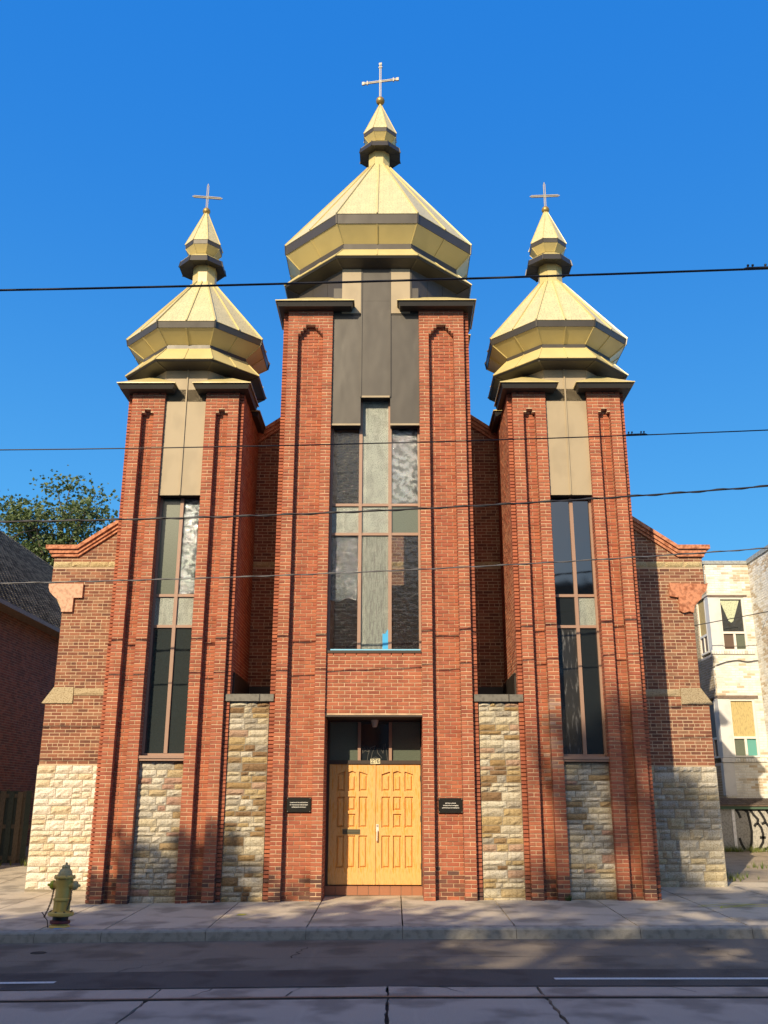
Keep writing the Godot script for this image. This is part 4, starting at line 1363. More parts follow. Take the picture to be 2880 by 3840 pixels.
func build_church() -> void:
	var ch := thing("church", "red brick church with three gilt octagonal domes and yellow double doors", "church")
	var w := Wall.new()
	var parts := []
	parts.append(side_tower(ch, w, -3.72, 0))
	parts.append(central_tower(ch, w, 1))
	parts.append(side_tower(ch, w, 3.72, 2))
	entrance(ch)
	gable(ch, w)
	parts.append(ch.get_node("gable_wall"))
	# low links between the towers: stone front, metal cap, flat roof
	var gold := [Color(0.522, 0.459, 0.324), Color(0.450, 0.360, 0.207), Color(0.333, 0.225, 0.104), Color(0.558, 0.513, 0.396), Color(0.423, 0.288, 0.207), Color(0.234, 0.149, 0.077), Color(0.576, 0.540, 0.450), Color(0.567, 0.540, 0.432), Color(0.495, 0.450, 0.342), Color(0.540, 0.495, 0.378), Color(0.396, 0.360, 0.288), Color(0.297, 0.198, 0.099), Color(0.342, 0.315, 0.261), Color(0.450, 0.342, 0.180)]
	var pale := [Color(0.589, 0.552, 0.451), Color(0.524, 0.497, 0.414), Color(0.616, 0.589, 0.506), Color(0.460, 0.442, 0.377), Color(0.432, 0.276, 0.212), Color(0.552, 0.497, 0.359), Color(0.580, 0.552, 0.469), Color(0.386, 0.285, 0.156), Color(0.607, 0.580, 0.497), Color(0.396, 0.386, 0.340), Color(0.478, 0.386, 0.239)]
	var white := [Color(0.74, 0.69, 0.58), Color(0.78, 0.74, 0.65), Color(0.72, 0.67, 0.55), Color(0.77, 0.74, 0.66), Color(0.77, 0.75, 0.69), Color(0.68, 0.59, 0.43)]
	var grey := [Color(0.47, 0.44, 0.36), Color(0.42, 0.4, 0.34), Color(0.52, 0.47, 0.35), Color(0.38, 0.37, 0.33), Color(0.5, 0.44, 0.3), Color(0.55, 0.53, 0.46)]
	for s in [-1, 1]:
		var a := minf(s * 1.87, s * 2.58)
		var b := maxf(s * 1.87, s * 2.58)
		stone_panel(ch, a, b, -0.02, 3.3, -0.14, gold, 0.46, 0.15, 0.032)
		var mb := MB.new()
		mb.box(a - 0.08, b + 0.08, 3.305, 3.43, -0.32, -0.06)
		var cap := put(mb, "parapet_cap", M.lead_metal, ch)
		mb = MB.new()
		mb.box(a + 0.53, a + 0.545, 3.3, 3.435, -0.1, -0.052)
		put(mb, "cap_joint", M.dark_metal, cap)
		mb = MB.new()
		mb.box(a - 0.05, b + 0.05, -0.1, 3.4, -2.2, -0.33)
		put(mb, "flat_roof", M.dark_metal, ch)
		mb = MB.new()
		mb.box(a - 0.02, b + 0.02, 3.4, 3.8, -2.19, -2.15)
		put(mb, "flashing", M.dark_metal, ch)
		mb = MB.new()
		var fx: float = s * 2.58
		mb.box(minf(fx, fx - s * 0.03), maxf(fx, fx - s * 0.03), 3.4, 3.85, -2.15, -0.33)
		put(mb, "flashing", M.dark_metal, ch)
		stone_panel(ch, s * 3.72 - 0.405, s * 3.72 + 0.405, -0.05, 2.26, -0.15, pale, 0.46, 0.15, 0.032)
		stone_panel(ch, minf(s * 4.8, s * 6.65), maxf(s * 4.8, s * 6.65), 0.0, 2.265, -2.14, white if s < 0 else grey, 0.5, 0.23, 0.042)
	finish_stones(ch)
	# domes
	var centre := {"neck": 0.24, "neck_y1": 16.2, "neck_y0": 15.66, "B": Vector2(2.02, 13.14), "C": Vector2(2.0, 12.92), "D": Vector2(1.7, 12.63), "E": Vector2(1.7, 12.5), "F": Vector2(2.01, 12.175), "lip": 0.05, "G": 12.03, "drum": 1.7, "drum_y0": 11.0, "drum_n": 3, "drum_mat": M.bronze, "top": 16.585, "lean": 0.02, "ball": 0.105, "ball_y": 17.64, "turn": deg_to_rad(-10.0), "cross_w": 0.42, "cross_h": 1.08, "arm_y": 0.57, "ends": true}
	dome(ch, 0.02, -1.75, centre)
	for s in [-1, 1]:
		dome(ch, s * 3.735, -1.05, {"neck": 0.24, "neck_y1": 12.78, "neck_y0": 12.19, "B": Vector2(1.395, 10.657), "C": Vector2(1.365, 10.525), "D": Vector2(1.05, 10.3), "E": Vector2(1.05, 10.22), "F": Vector2(1.365, 9.85), "lip": 0.04, "G": 9.77, "drum": 0.99, "drum_y0": 9.1, "drum_n": 2, "drum_mat": M.tan_metal, "top": 13.16, "lean": -0.06 if s < 0 else -0.02, "ball": 0.085, "ball_y": 14.115, "turn": deg_to_rad(8.0 if s < 0 else -3.0), "cross_w": 0.3, "cross_h": 0.66, "arm_y": 0.36, "ends": false})
	finish_bricks(w, ch, parts, M.brick, 300, "brick", "brickwork")
	# signs on the walls
	sign_plaque(Vector3(-1.29, 1.537, -0.11), ["CHURCH OF THE ASSUMPTION", "OF THE BLESSED VIRGIN MARY", "(UKRAINIAN CATHOLIC)"], "dark granite plaque with white English lettering on the brick beside the doors")
	sign_plaque(Vector3(1.34, 1.532, -0.11), ["ЦЕРКВА УСПЕННЯ", "ПРЕСВЯТОЇ БОГОРОДИЦІ", "(УКРАЇНСЬКА КАТОЛИЦЬКА)"], "dark granite plaque with white Ukrainian lettering on the brick beside the doors")
	var np := thing("house_number", "small cream plate with black number 276 above the yellow doors", "sign", Vector3(0.018, 2.298, -0.806))
	np.rotation.z = 0.04
	var mb := MB.new()
	mb.box(-0.088, 0.088, -0.045, 0.045, -0.004, 0.004)
	put(mb, "plate", M.number_plate, np)
	var f := SystemFont.new()
	f.font_names = PackedStringArray(["Droid Serif"])
	f.font_italic = true
	f.font_weight = 700
	var tm := TextMesh.new()
	tm.font = f
	tm.text = "276"
	tm.font_size = 32
	tm.pixel_size = 0.0029
	tm.depth = 0.002
	put(tm, "digits", M.ink, np, Vector3(0, 0, 0.006))
	# blue scraps inside the big window
	mb = MB.new()
	mb.prism(PackedVector2Array([Vector2(0.15, 4.245), Vector2(0.268, 4.245), Vector2(0.268, 4.62), Vector2(0.235, 4.62), Vector2(0.2, 4.545), Vector2(0.15, 4.55)]), -0.262, -0.245)
	tag(put(mb, "plastic_sheet", M.blue_sheet), "scrap of bright blue sheeting at the foot of the tall middle window", "sheet")


func sign_plaque(at: Vector3, text: Array, label: String) -> void:
	var p := thing("wall_plaque", label, "plaque", at)
	p.set_meta("group", "granite plaques beside the doors")
	var mb := MB.new()
	mb.box(-0.212, 0.212, -0.125, 0.125, -0.02, 0.006)
	mb.frustum(-0.212, 0.212, -0.125, 0.125, 0.006, 0.012, 0.006)
	put(mb, "slab", M.granite, p)
	var f := SystemFont.new()
	f.font_names = PackedStringArray(["Droid Sans"])
	f.font_weight = 700
	for k in text.size():
		var tm := TextMesh.new()
		tm.font = f
		tm.text = text[k]
		tm.font_size = 20
		tm.pixel_size = 0.00108
		tm.depth = 0.0016
		put(tm, "lettering", M.letter, p, Vector3(0, 0.038 - 0.038 * k, 0.0132))
	for s in [[-1, -1], [-1, 1], [1, -1], [1, 1]]:
		mb = MB.new()
		mb.lathe([Vector2(0.006, 0.0), Vector2(0.005, 0.004), Vector2(0.0, 0.006)], 8, Vector3(s[0] * 0.195, s[1] * 0.108, 0.012), Vector3.BACK)
		put(mb, "bolt", M.silver, p)


# ------------------------------------------------------------------ hydrant
func build_hydrant() -> void:
	var x := -4.43
	var z := 2.42
	var h := thing("fire_hydrant", "weathered yellow fire hydrant with chained caps near the kerb", "hydrant", Vector3(x, gy(x, z) - 0.01, z))
	h.rotation.z = -0.02
	h.scale = Vector3(1.1, 1.02, 1.1)
	var make := func(prof: Array, called: String, mat: Material, segs := 28) -> MeshInstance3D:
		var b := MB.new()
		b.lathe(prof, segs, Vector3.ZERO)
		return put(b, called, mat, h)
	make.call([Vector2(0.128, 0.0), Vector2(0.13, 0.02), Vector2(0.124, 0.032), Vector2(0.1, 0.034), Vector2(0.1, 0.055)], "base_flange", M.hydrant_yellow)
	make.call([Vector2(0.1, 0.054), Vector2(0.127, 0.056), Vector2(0.13, 0.075), Vector2(0.126, 0.094), Vector2(0.1, 0.098)], "red_flange", M.hydrant_red)
	make.call([Vector2(0.1, 0.09), Vector2(0.1, 0.155)], "lower_barrel", M.hydrant_black)
	make.call([Vector2(0.1, 0.152), Vector2(0.155, 0.155), Vector2(0.164, 0.168), Vector2(0.164, 0.195), Vector2(0.15, 0.208), Vector2(0.108, 0.216)], "flange", M.hydrant_yellow)
	for k in 8:
		var t := k * TAU / 8 + 0.2
		var b := MB.new()
		b.lathe([Vector2(0.014, -0.004), Vector2(0.014, 0.014), Vector2(0.0, 0.016)], 6, Vector3(cos(t) * 0.138, 0.206, sin(t) * 0.138))
		put(b, "bolt", M.hydrant_black, h)
	# fluted barrel
	var mb := MB.new()
	var n := 40
	for k in n:
		var t0 := TAU * k / n
		var t1 := TAU * (k + 1) / n
		var r0 := 0.107 if k % 4 < 2 else 0.1
		var r1 := 0.107 if (k + 1) % 4 < 2 else 0.1
		mb.quad(Vector3(cos(t1) * r1, 0.21, sin(t1) * r1), Vector3(cos(t0) * r0, 0.21, sin(t0) * r0), Vector3(cos(t0) * r0, 0.355, sin(t0) * r0), Vector3(cos(t1) * r1, 0.355, sin(t1) * r1))
	put(mb, "barrel", M.hydrant_yellow, h)
	make.call([Vector2(0.105, 0.35), Vector2(0.117, 0.358), Vector2(0.117, 0.38), Vector2(0.104, 0.39)], "barrel_ring", M.hydrant_yellow)
	make.call([Vector2(0.102, 0.386), Vector2(0.098, 0.52), Vector2(0.102, 0.56), Vector2(0.112, 0.62), Vector2(0.112, 0.65)], "upper_barrel", M.hydrant_yellow)
	make.call([Vector2(0.112, 0.645), Vector2(0.134, 0.65), Vector2(0.137, 0.664), Vector2(0.132, 0.68), Vector2(0.1, 0.69)], "bonnet_flange", M.hydrant_yellow)
	for k in 8:
		var t := k * TAU / 8 + 0.35
		var b := MB.new()
		b.lathe([Vector2(0.011, -0.04), Vector2(0.011, 0.012), Vector2(0.0, 0.014)], 6, Vector3(cos(t) * 0.121, 0.68, sin(t) * 0.121))
		put(b, "bolt", M.hydrant_grey, h)
	make.call([Vector2(0.095, 0.685), Vector2(0.09, 0.715), Vector2(0.076, 0.75), Vector2(0.058, 0.776), Vector2(0.053, 0.782)], "bonnet", M.hydrant_grey)
	make.call([Vector2(0.053, 0.778), Vector2(0.054, 0.806), Vector2(0.047, 0.822), Vector2(0.02, 0.828)], "cap", M.hydrant_grey)
	make.call([Vector2(0.019, 0.826), Vector2(0.016, 0.86), Vector2(0.0, 0.862)], "operating_nut", M.hydrant_grey, 5)
	for s in [-1, 1]:
		mb = MB.new()
		mb.lathe([Vector2(0.07, 0.05), Vector2(0.056, 0.1), Vector2(0.054, 0.135)], 22, Vector3(0, 0.555, 0), Vector3(s, 0, 0))
		put(mb, "nozzle", M.hydrant_yellow, h)
		mb = MB.new()
		mb.lathe([Vector2(0.062, 0.13), Vector2(0.063, 0.15), Vector2(0.05, 0.176), Vector2(0.03, 0.184), Vector2(0.02, 0.185), Vector2(0.016, 0.215), Vector2(0.0, 0.216)], 22, Vector3(0, 0.555, 0), Vector3(s, 0, 0))
		put(mb, "nozzle_cap", M.hydrant_bright if s < 0 else M.hydrant_grey, h)
		# chain of links
		var from := Vector3(s * 0.118, 0.51, 0.03)
		var to := Vector3(-0.195, 0.14, 0.06) if s < 0 else Vector3(0.1, 0.24, 0.09)
		var links := 17 if s < 0 else 12
		for k in links:
			var c := from.lerp(to, (k + 0.5) / links)
			c.x += (0.02 if s < 0 else 0.012) * sin(PI * (k + 0.5) / links)
			mb = MB.new()
			var ring := []
			var d := (to - from).normalized()
			var side := d.cross(Vector3.BACK if k % 2 == 0 else Vector3.RIGHT).normalized()
			for j in 9:
				var t := TAU * j / 8
				ring.append(c + d * cos(t) * 0.0175 + side * sin(t) * 0.01)
			mb.tube(ring, [0.0048], 5)
			put(mb, "chain_link", M.rust_chain, h)
	# bent stub of rod beside it
	mb = MB.new()
	mb.tube([Vector3(-0.13, 0.0, 0.06), Vector3(-0.15, 0.1, 0.06), Vector3(-0.18, 0.13, 0.06), Vector3(-0.2, 0.16, 0.05), Vector3(-0.235, 0.2, 0.05)], [0.006], 6)
	put(mb, "chain_tail", M.rust_chain, h)


# ------------------------------------------------------------------ neighbours
func build_house() -> void:
	var hx := -10.0
	var z1 := -2.7
	var z0 := -42.0
	var h := thing("brick_house", "dark red brick house with grey shingle roof left of the church", "house", Vector3(hx, 0, z1))
	var off := -h.position
	var ey := 6.8
	var mb := MB.new()
	mb.box(hx - 9.0, hx, -0.3, ey, z0, z1)
	mb.prism(PackedVector2Array([Vector2(hx - 9.0, ey), Vector2(hx, ey), Vector2(hx - 4.5, ey + 4.5)]), z0, z1)
	var wall := put(mb, "wall", M.house_mortar, h, off)
	var w := Wall.new()
	lay(w, Vector3(hx, 0, z1), Vector3(0, 0, -1), Vector3.RIGHT, 0.0, ey - 0.1, 0.03, "house", span(0.0, 13.0), 0, 1)
	var near := []
	finish_bricks(w, h, [wall], M.brick, 300, "brick", "brickwork")
	for c in wall.get_children():
		if c.name.begins_with("brick"):
			c.position -= wall.position - off - h.position + h.position if false else Vector3.ZERO
	# roof plane towards the church, shingle courses
	mb = MB.new()
	var ridge := Vector3(hx - 4.5, ey + 4.55, 0)
	var eave := Vector3(hx + 0.35, ey - 0.3, 0)
	mb.slab(Vector3(eave.x, eave.y, z1 + 0.25), Vector3(eave.x, eave.y, z0), Vector3(ridge.x, ridge.y, z0), Vector3(ridge.x, ridge.y, z1 + 0.25), 0.1)
	mb.slab(Vector3(hx - 9.35, eave.y, z0), Vector3(hx - 9.35, eave.y, z1 + 0.25), Vector3(ridge.x, ridge.y, z1 + 0.25), Vector3(ridge.x, ridge.y, z0), 0.1)
	var roof := put(mb, "roof", M.gutter, h, off)
	var slope := (ridge - eave).normalized()
	var nrm := Vector3(1, 1, 0).normalized()
	var sh := Wall.new()
	var greys := [Color(0.13, 0.13, 0.135), Color(0.2, 0.195, 0.19), Color(0.1, 0.1, 0.105), Color(0.25, 0.24, 0.23)]
	var rows := int((ridge - eave).length() / 0.14)
	for r in rows:
		var z := z1 + 0.25 - (0.15 if r % 2 == 0 else 0.0)
		while z > -30.0:
			var p := eave + slope * (r * 0.14 + 0.09) + Vector3(0, 0, z - 0.15) + nrm * 0.03
			var along := (slope * 0.19 + nrm * -0.014)
			sh.at.append(Transform3D(Basis(Vector3(0, 0, -0.292), along, along.normalized().cross(Vector3(0, 0, 1)).normalized() * -0.024), p))
			sh.color.append(greys[rng.randi() % 4])
			sh.front.append(1 if z < -7.0 and z > -13.0 else 0)
			sh.tower.append(0)
			z -= 0.3
	finish_bricks(sh, h, [roof], M.shingle, 300, "shingle", "shingles")
	mb = MB.new()
	mb.box(eave.x - 0.02, eave.x + 0.1, eave.y - 0.13, eave.y - 0.02, z0, z1 + 0.2)
	put(mb, "gutter", M.gutter, h, off)
	mb = MB.new()
	mb.box(hx, eave.x - 0.02, eave.y - 0.12, eave.y - 0.1, z0, z1)
	put(mb, "eave_soffit", M.gutter, h, off)


func build_fence() -> void:
	var z := -6.5
	var f := thing("wooden_fence", "weathered grey board fence between the brick house and the church", "fence", Vector3(-8.9, gy(-8.9, z), z))
	var tones := [Color(0.12, 0.1, 0.075), Color(0.09, 0.08, 0.065), Color(0.14, 0.11, 0.08), Color(0.05, 0.065, 0.055)]
	for k in 17:
		var x := -10.0 + k * 0.1025
		var front := k % 2 == 0
		var mb := MB.new()
		mb.tint = tones[rng.randi() % 4]
		var zz := 0.03 if front else -0.03
		var y1 := 1.67 + rng.randf_range(-0.02, 0.01)
		mb.box(x - 0.06, x + 0.06, 0.05, y1, zz - 0.01, zz + 0.01)
		put(mb, "board", M.fence_wood, f, Vector3(8.9, 0, 0))
	for y in [0.12, 0.82, 1.52]:
		var mb := MB.new()
		mb.tint = tones[0]
		mb.box(-10.0, -8.28, y, y + 0.09, -0.018, 0.018)
		put(mb, "rail", M.fence_wood, f, Vector3(8.9, 0, 0))
	for x in [-10.0, -8.9, -8.24]:
		var mb := MB.new()
		mb.tint = tones[2]
		mb.box(x - 0.03, x + 0.03, -0.1, 1.72, -0.075, -0.042)
		put(mb, "post", M.fence_wood, f, Vector3(8.9, 0, 0))


func bay_window(b: Node3D, off: Vector3, x0: float, x1: float, y0: float, y1: float, rail: float, z: float, panes: Array) -> void:
	var mb := MB.new()
	var t := 0.035
	mb.box(x0, x0 + t, y0, y1, z - 0.08, z - 0.02)
	mb.box(x1 - t * 1.6, x1, y0, y1, z - 0.08, z - 0.02)
	mb.box(x0 + t, x1 - t * 1.6, y0, y0 + t * 1.3, z - 0.08, z - 0.021)
	mb.box(x0 + t, x1 - t * 1.6, y1 - t, y1, z - 0.08, z - 0.021)
	mb.box(x0 + t, x1 - t * 1.6, rail - 0.03, rail + 0.03, z - 0.08, z - 0.015)
	var xm := (x0 + x1) * 0.5
	mb.box(xm - 0.03, xm + 0.03, y0 + t * 1.3, rail - 0.03, z - 0.08, z - 0.022)
	var w := put(mb, "window", M.white_frame, b, off)
	mb = MB.new()
	mb.box(x0 + t, x1 - t * 1.6, rail + 0.03, y1 - t, z - 0.075, z - 0.06)
	put(mb, "pane", panes[0], w)
	mb = MB.new()
	mb.box(x0 + t, xm - 0.03, y0 + t * 1.3, rail - 0.03, z - 0.075, z - 0.06)
	put(mb, "pane", panes[1], w)
	mb = MB.new()
	mb.box(xm + 0.03, x1 - t * 1.6, y0 + t * 1.3, rail - 0.03, z - 0.075, z - 0.06)
	put(mb, "pane", panes[2], w)


func build_white_building() -> void:
	var z := -9.0
	var xl := 9.08
	var xr := 10.31
	var b := thing("white_building", "white painted brick apartment building with corner windows right of the church", "building", Vector3(10, 0, z))
	var off := -b.position
	var top := 8.12
	var mb := MB.new()
	# front between the windows, kept as separate boxes so that the window openings are real
	mb.box(xl + 0.01, xr + 0.5, -0.2, 2.62, z - 7.0, z - 0.006)
	mb.box(xl + 0.01, xr + 0.5, 4.36, 5.5, z - 7.0, z - 0.006)
	mb.box(xl + 0.01, xr + 0.5, 7.13, top - 0.09, z - 7.0, z - 0.006)
	mb.box(10.09, xr + 0.5, 2.62, 7.13, z - 7.0, z - 0.0061)
	mb.box(xl + 0.3, xr + 0.5, 2.62, 7.13, z - 7.0, z - 0.35)
	mb.box(xr + 0.006, xr + 6.0, -0.2, top - 0.09, z - 7.0, z + 4.0)
	var wall := put(mb, "wall", M.white_mortar, b, off)
	var w := Wall.new()
	var fr := func(a: float, c: float, y0: float, y1: float) -> void:
		lay(w, Vector3(0, 0, z - 0.006), Vector3.RIGHT, Vector3.BACK, y0, y1, 0.03, "white", span(a, c), 0, 1, 0.004)
	fr.call(xl, xr, 0.4, 2.55)
	fr.call(xl, xr, 4.37, 5.44)
	fr.call(xl, xr, 7.16, top - 0.1)
	fr.call(10.1, xr, 2.62, 4.37)
	fr.call(10.1, xr, 5.58, 7.16)
	# soldier-course sills
	for y in [2.63, 5.49]:
		var x := xl - 0.02
		while x < 10.2:
			w.at.append(Transform3D(Basis(Vector3(0.062, 0, 0), Vector3(0, 0.1, 0), Vector3(0, 0, 0.1)), Vector3(x + 0.034, y + 0.05, z - 0.02)))
			w.color.append(palettes.white[rng.randi() % 6])
			w.front.append(1)
			w.tower.append(0)
			x += 0.07
	# return wall towards the street and the flank behind the corner
	lay(w, Vector3(xr + 0.006, 0, z), Vector3(0, 0, 1), Vector3.LEFT, 0.4, top - 0.1, 0.03, "white", span(0.0, 4.0), 0, 1, 0.004)
	for s in [[0.4, 2.55], [4.37, 5.44], [7.16, 8.0]]:
		lay(w, Vector3(xl + 0.01, 0, z), Vector3(0, 0, 1), Vector3.LEFT, s[0], s[1], 0.03, "yellow", span(-7.0, 0.0), 0, 0, 0.004)
	lay(w, Vector3(xl + 0.01, 0, z), Vector3(0, 0, 1), Vector3.LEFT, 2.55, 7.16, 0.03, "yellow", span(-7.0, -1.0), 0, 0, 0.004)
	finish_bricks(w, b, [wall], M.brick, 300, "brick", "brickwork")
	# flank wall behind the windows
	mb = MB.new()
	mb.box(xl + 0.012, xl + 0.3, 2.55, 7.16, z - 7.0, z - 1.0)
	put(mb, "flank_wall", M.white_mortar, b, off)
	# parapet flashing
	mb = MB.new()
	mb.box(xl - 0.03, xr + 0.03, top - 0.09, top, z - 7.0, z + 0.03)
	put(mb, "parapet_flashing", M.grey_flashing, b, off)
	for k in 8:
		mb = MB.new()
		mb.box(xr - 0.03, xr + 0.35, top - 0.09 + 0.002 * (k % 2), top + 0.03, z + 0.035 + k * 0.5, z + 0.53 + k * 0.5)
		put(mb, "parapet_flashing", M.grey_flashing, b, off)
	# windows, posts, lintels on the two floors
	for fl in [[5.585, 7.06, 6.088, 7.16], [2.75, 4.265, 3.265, 4.39]]:
		var up: bool = fl[0] > 4.0
		bay_window(b, off, 9.415, 10.09, fl[0], fl[1], fl[2], z, [M.glass_dark, M.room_brown, M.glass_cloudy] if up else [M.blind, M.glass_cloudy, M.teal_pane])
		mb = MB.new()
		mb.box(9.105, 9.412, fl[0], fl[1], z - 0.3, z + 0.004)
		put(mb, "corner_post", M.white_panel, b, off)
		mb = MB.new()
		mb.box(9.1, 10.19, fl[1] + 0.03, fl[3] - 0.02, z - 0.3, z + 0.02)
		put(mb, "lintel", M.gutter, b, off)
		mb = MB.new()
		mb.box(9.1, 10.19, fl[1] + 0.001, fl[1] + 0.03, z - 0.3, z - 0.01)
		put(mb, "window_head", M.white_frame, b, off)
		# window in the flank
		mb = MB.new()
		for q in [[-0.98, -0.94], [-0.36, -0.31]]:
			mb.box(9.1, 9.15, fl[0], fl[1], z + q[0], z + q[1])
		mb.box(9.1, 9.15, fl[0], fl[0] + 0.05, z - 0.94, z - 0.36)
		mb.box(9.1, 9.15, fl[2] - 0.03, fl[2] + 0.03, z - 0.94, z - 0.36)
		mb.box(9.1, 9.15, fl[0] + 0.05, fl[2] - 0.03, z - 0.67, z - 0.63)
		var sw := put(mb, "side_window", M.white_frame, b, off)
		mb = MB.new()
		mb.box(9.13, 9.14, fl[2] + 0.03, fl[1], z - 0.94, z - 0.36)
		put(mb, "pane", M.blind if up else M.room_brown, sw)
		mb = MB.new()
		mb.box(9.13, 9.14, fl[0] + 0.05, fl[2] - 0.03, z - 0.94, z - 0.36)
		put(mb, "pane", M.room_brown, sw)
	# a curtain gathered to a point behind the upper pane
	mb = MB.new()
	for k in 12:
		var s := k / 12.0
		var t := (k + 1) / 12.0
		var za := z - 0.056 + 0.004 * sin(k * 2.1)
		var zb := z - 0.056 + 0.004 * sin((k + 1) * 2.1)
		var tip := func(u: float) -> Vector3: return Vector3(9.64 + 0.13 * u, 6.37 + 0.1 * absf(u - 0.55), z - 0.056)
		mb.quad(tip.call(s), tip.call(t), Vector3(9.45 + 0.53 * t, 6.99, zb), Vector3(9.45 + 0.53 * s, 6.99, za))
	put(mb, "curtain", M.curtain, b, off)
	mb = MB.new()
	mb.box(9.08, 9.37, 1.78, 2.615, z - 0.2, z + 0.012)
	put(mb, "metal_panel", M.white_panel, b, off)
	mb = MB.new()
	mb.box(9.07, 9.4, 2.625, 2.74, z - 0.1, z + 0.05)
	put(mb, "sill_cover", M.white_panel, b, off)
	# cable clipped to the wall
	mb = MB.new()
	var pts := []
	for k in 15:
		var s := k / 14.0
		pts.append(Vector3(lerpf(8.98, 10.3, s), lerpf(5.08, 5.3, minf(s * 3.0, 1.0)) + 0.02 * sin(s * 14.0), z + 0.03))
	mb.tube(pts, [0.012], 6)
	put(mb, "cable", M.wire, b, off)


func build_lean_to() -> void:
	var z := -8.55
	var g := gy(9.4, z)
	var b := thing("lean_to", "low white lean-to wall with black graffiti under a narrow shingle roof", "shed", Vector3(9.5, g, z))
	var x0 := 8.2
	var x1 := 12.5
	var y1 := 1.0
	var off := Vector3(-9.5, 0, 0)
	var mb := MB.new()
	mb.box(x0, x1, -0.3, y1 + 0.1, -0.42, -0.02)
	put(mb, "wall", M.white_mortar, b, off)
	var xs := [8.2, 9.02, 9.1, 10.4, 11.6, 12.5]
	for k in 5:
		mb = MB.new()
		mb.box(xs[k] + 0.003, xs[k + 1] - 0.003, -0.05, y1, -0.02, 0.015 if k == 1 else 0.0)
		put(mb, "wall_panel" if k != 1 else "post", M.lean_wall if k != 1 else M.fence_wood, b, off)
	mb = MB.new()
	mb.box(x0, x1, y1, y1 + 0.08, -0.1, 0.06)
	put(mb, "fascia_board", M.green_board, b, off)
	mb = MB.new()
	mb.slab(Vector3(x0, y1 + 0.1, 0.1), Vector3(x1, y1 + 0.1, 0.1), Vector3(x1, y1 + 0.26, -0.42), Vector3(x0, y1 + 0.26, -0.42), 0.03)
	var roof := put(mb, "roof", M.gutter, b, off)
	var sl := Vector3(0, 0.16, -0.52).normalized()
	for r in 3:
		for k in 26:
			mb = MB.new()
			var x := x0 + k * 0.165 + (0.08 if r % 2 == 0 else 0.0)
			var c := rng.randf_range(0.75, 1.15)
			mb.tint = Color(0.12 * c, 0.095 * c, 0.08 * c)
			var p := Vector3(x, y1 + 0.105, 0.1) + sl * (r * 0.175)
			var q := p + sl * 0.2
			mb.slab(p + Vector3(0.004, 0.014, 0), p + Vector3(0.158, 0.014, 0), q + Vector3(0.158, 0.006, 0), q + Vector3(0.004, 0.006, 0), 0.012)
			put(mb, "shingle", M.shingle, roof)
	# sprayed strokes
	var strokes := [
		[[9.14, 1.0], [9.2, 0.9], [9.24, 0.78]],
		[[9.3, 1.02], [9.43, 0.93], [9.47, 0.7], [9.49, 0.45], [9.46, 0.2], [9.4, 0.02]],
		[[9.5, 1.0], [9.58, 0.86], [9.68, 0.75], [9.66, 0.66], [9.6, 0.62], [9.57, 0.57]],
		[[9.66, 0.66], [9.74, 0.55], [9.77, 0.4], [9.75, 0.2], [9.65, 0.05], [9.5, 0.01]],
		[[9.7, 1.0], [9.8, 0.85], [9.86, 0.72], [9.83, 0.66], [9.76, 0.64]],
		[[9.86, 0.68], [9.98, 0.52], [10.03, 0.35], [9.98, 0.15], [9.85, 0.05], [9.75, 0.03]],
		[[9.68, 0.31], [9.83, 0.31]],
		[[9.16, 0.3], [9.2, 0.15], [9.27, 0.02]],
		[[9.9, 1.0], [10.02, 0.82], [10.16, 0.66], [10.22, 0.5]],
		[[10.12, 0.32], [10.16, 0.15], [10.14, 0.02]],
		[[9.12, 0.99], [9.5, 0.985], [9.9, 0.99], [10.3, 0.97]],
		[[10.1, 0.98], [10.25, 0.9], [10.35, 0.9]],
	]
	for s in strokes:
		mb = MB.new()
		var pts := PackedVector2Array()
		for p in s:
			pts.append(Vector2(p[0], p[1]))
		for poly in Geometry2D.offset_polyline(pts, 0.032, Geometry2D.JOIN_ROUND, Geometry2D.END_ROUND):
			if not Geometry2D.is_polygon_clockwise(poly):
				mb.prism(poly, -0.001, 0.004)
			else:
				poly.reverse()
				mb.prism(poly, -0.001, 0.004)
		put(mb, "graffiti_stroke", M.black_paint, b, off)


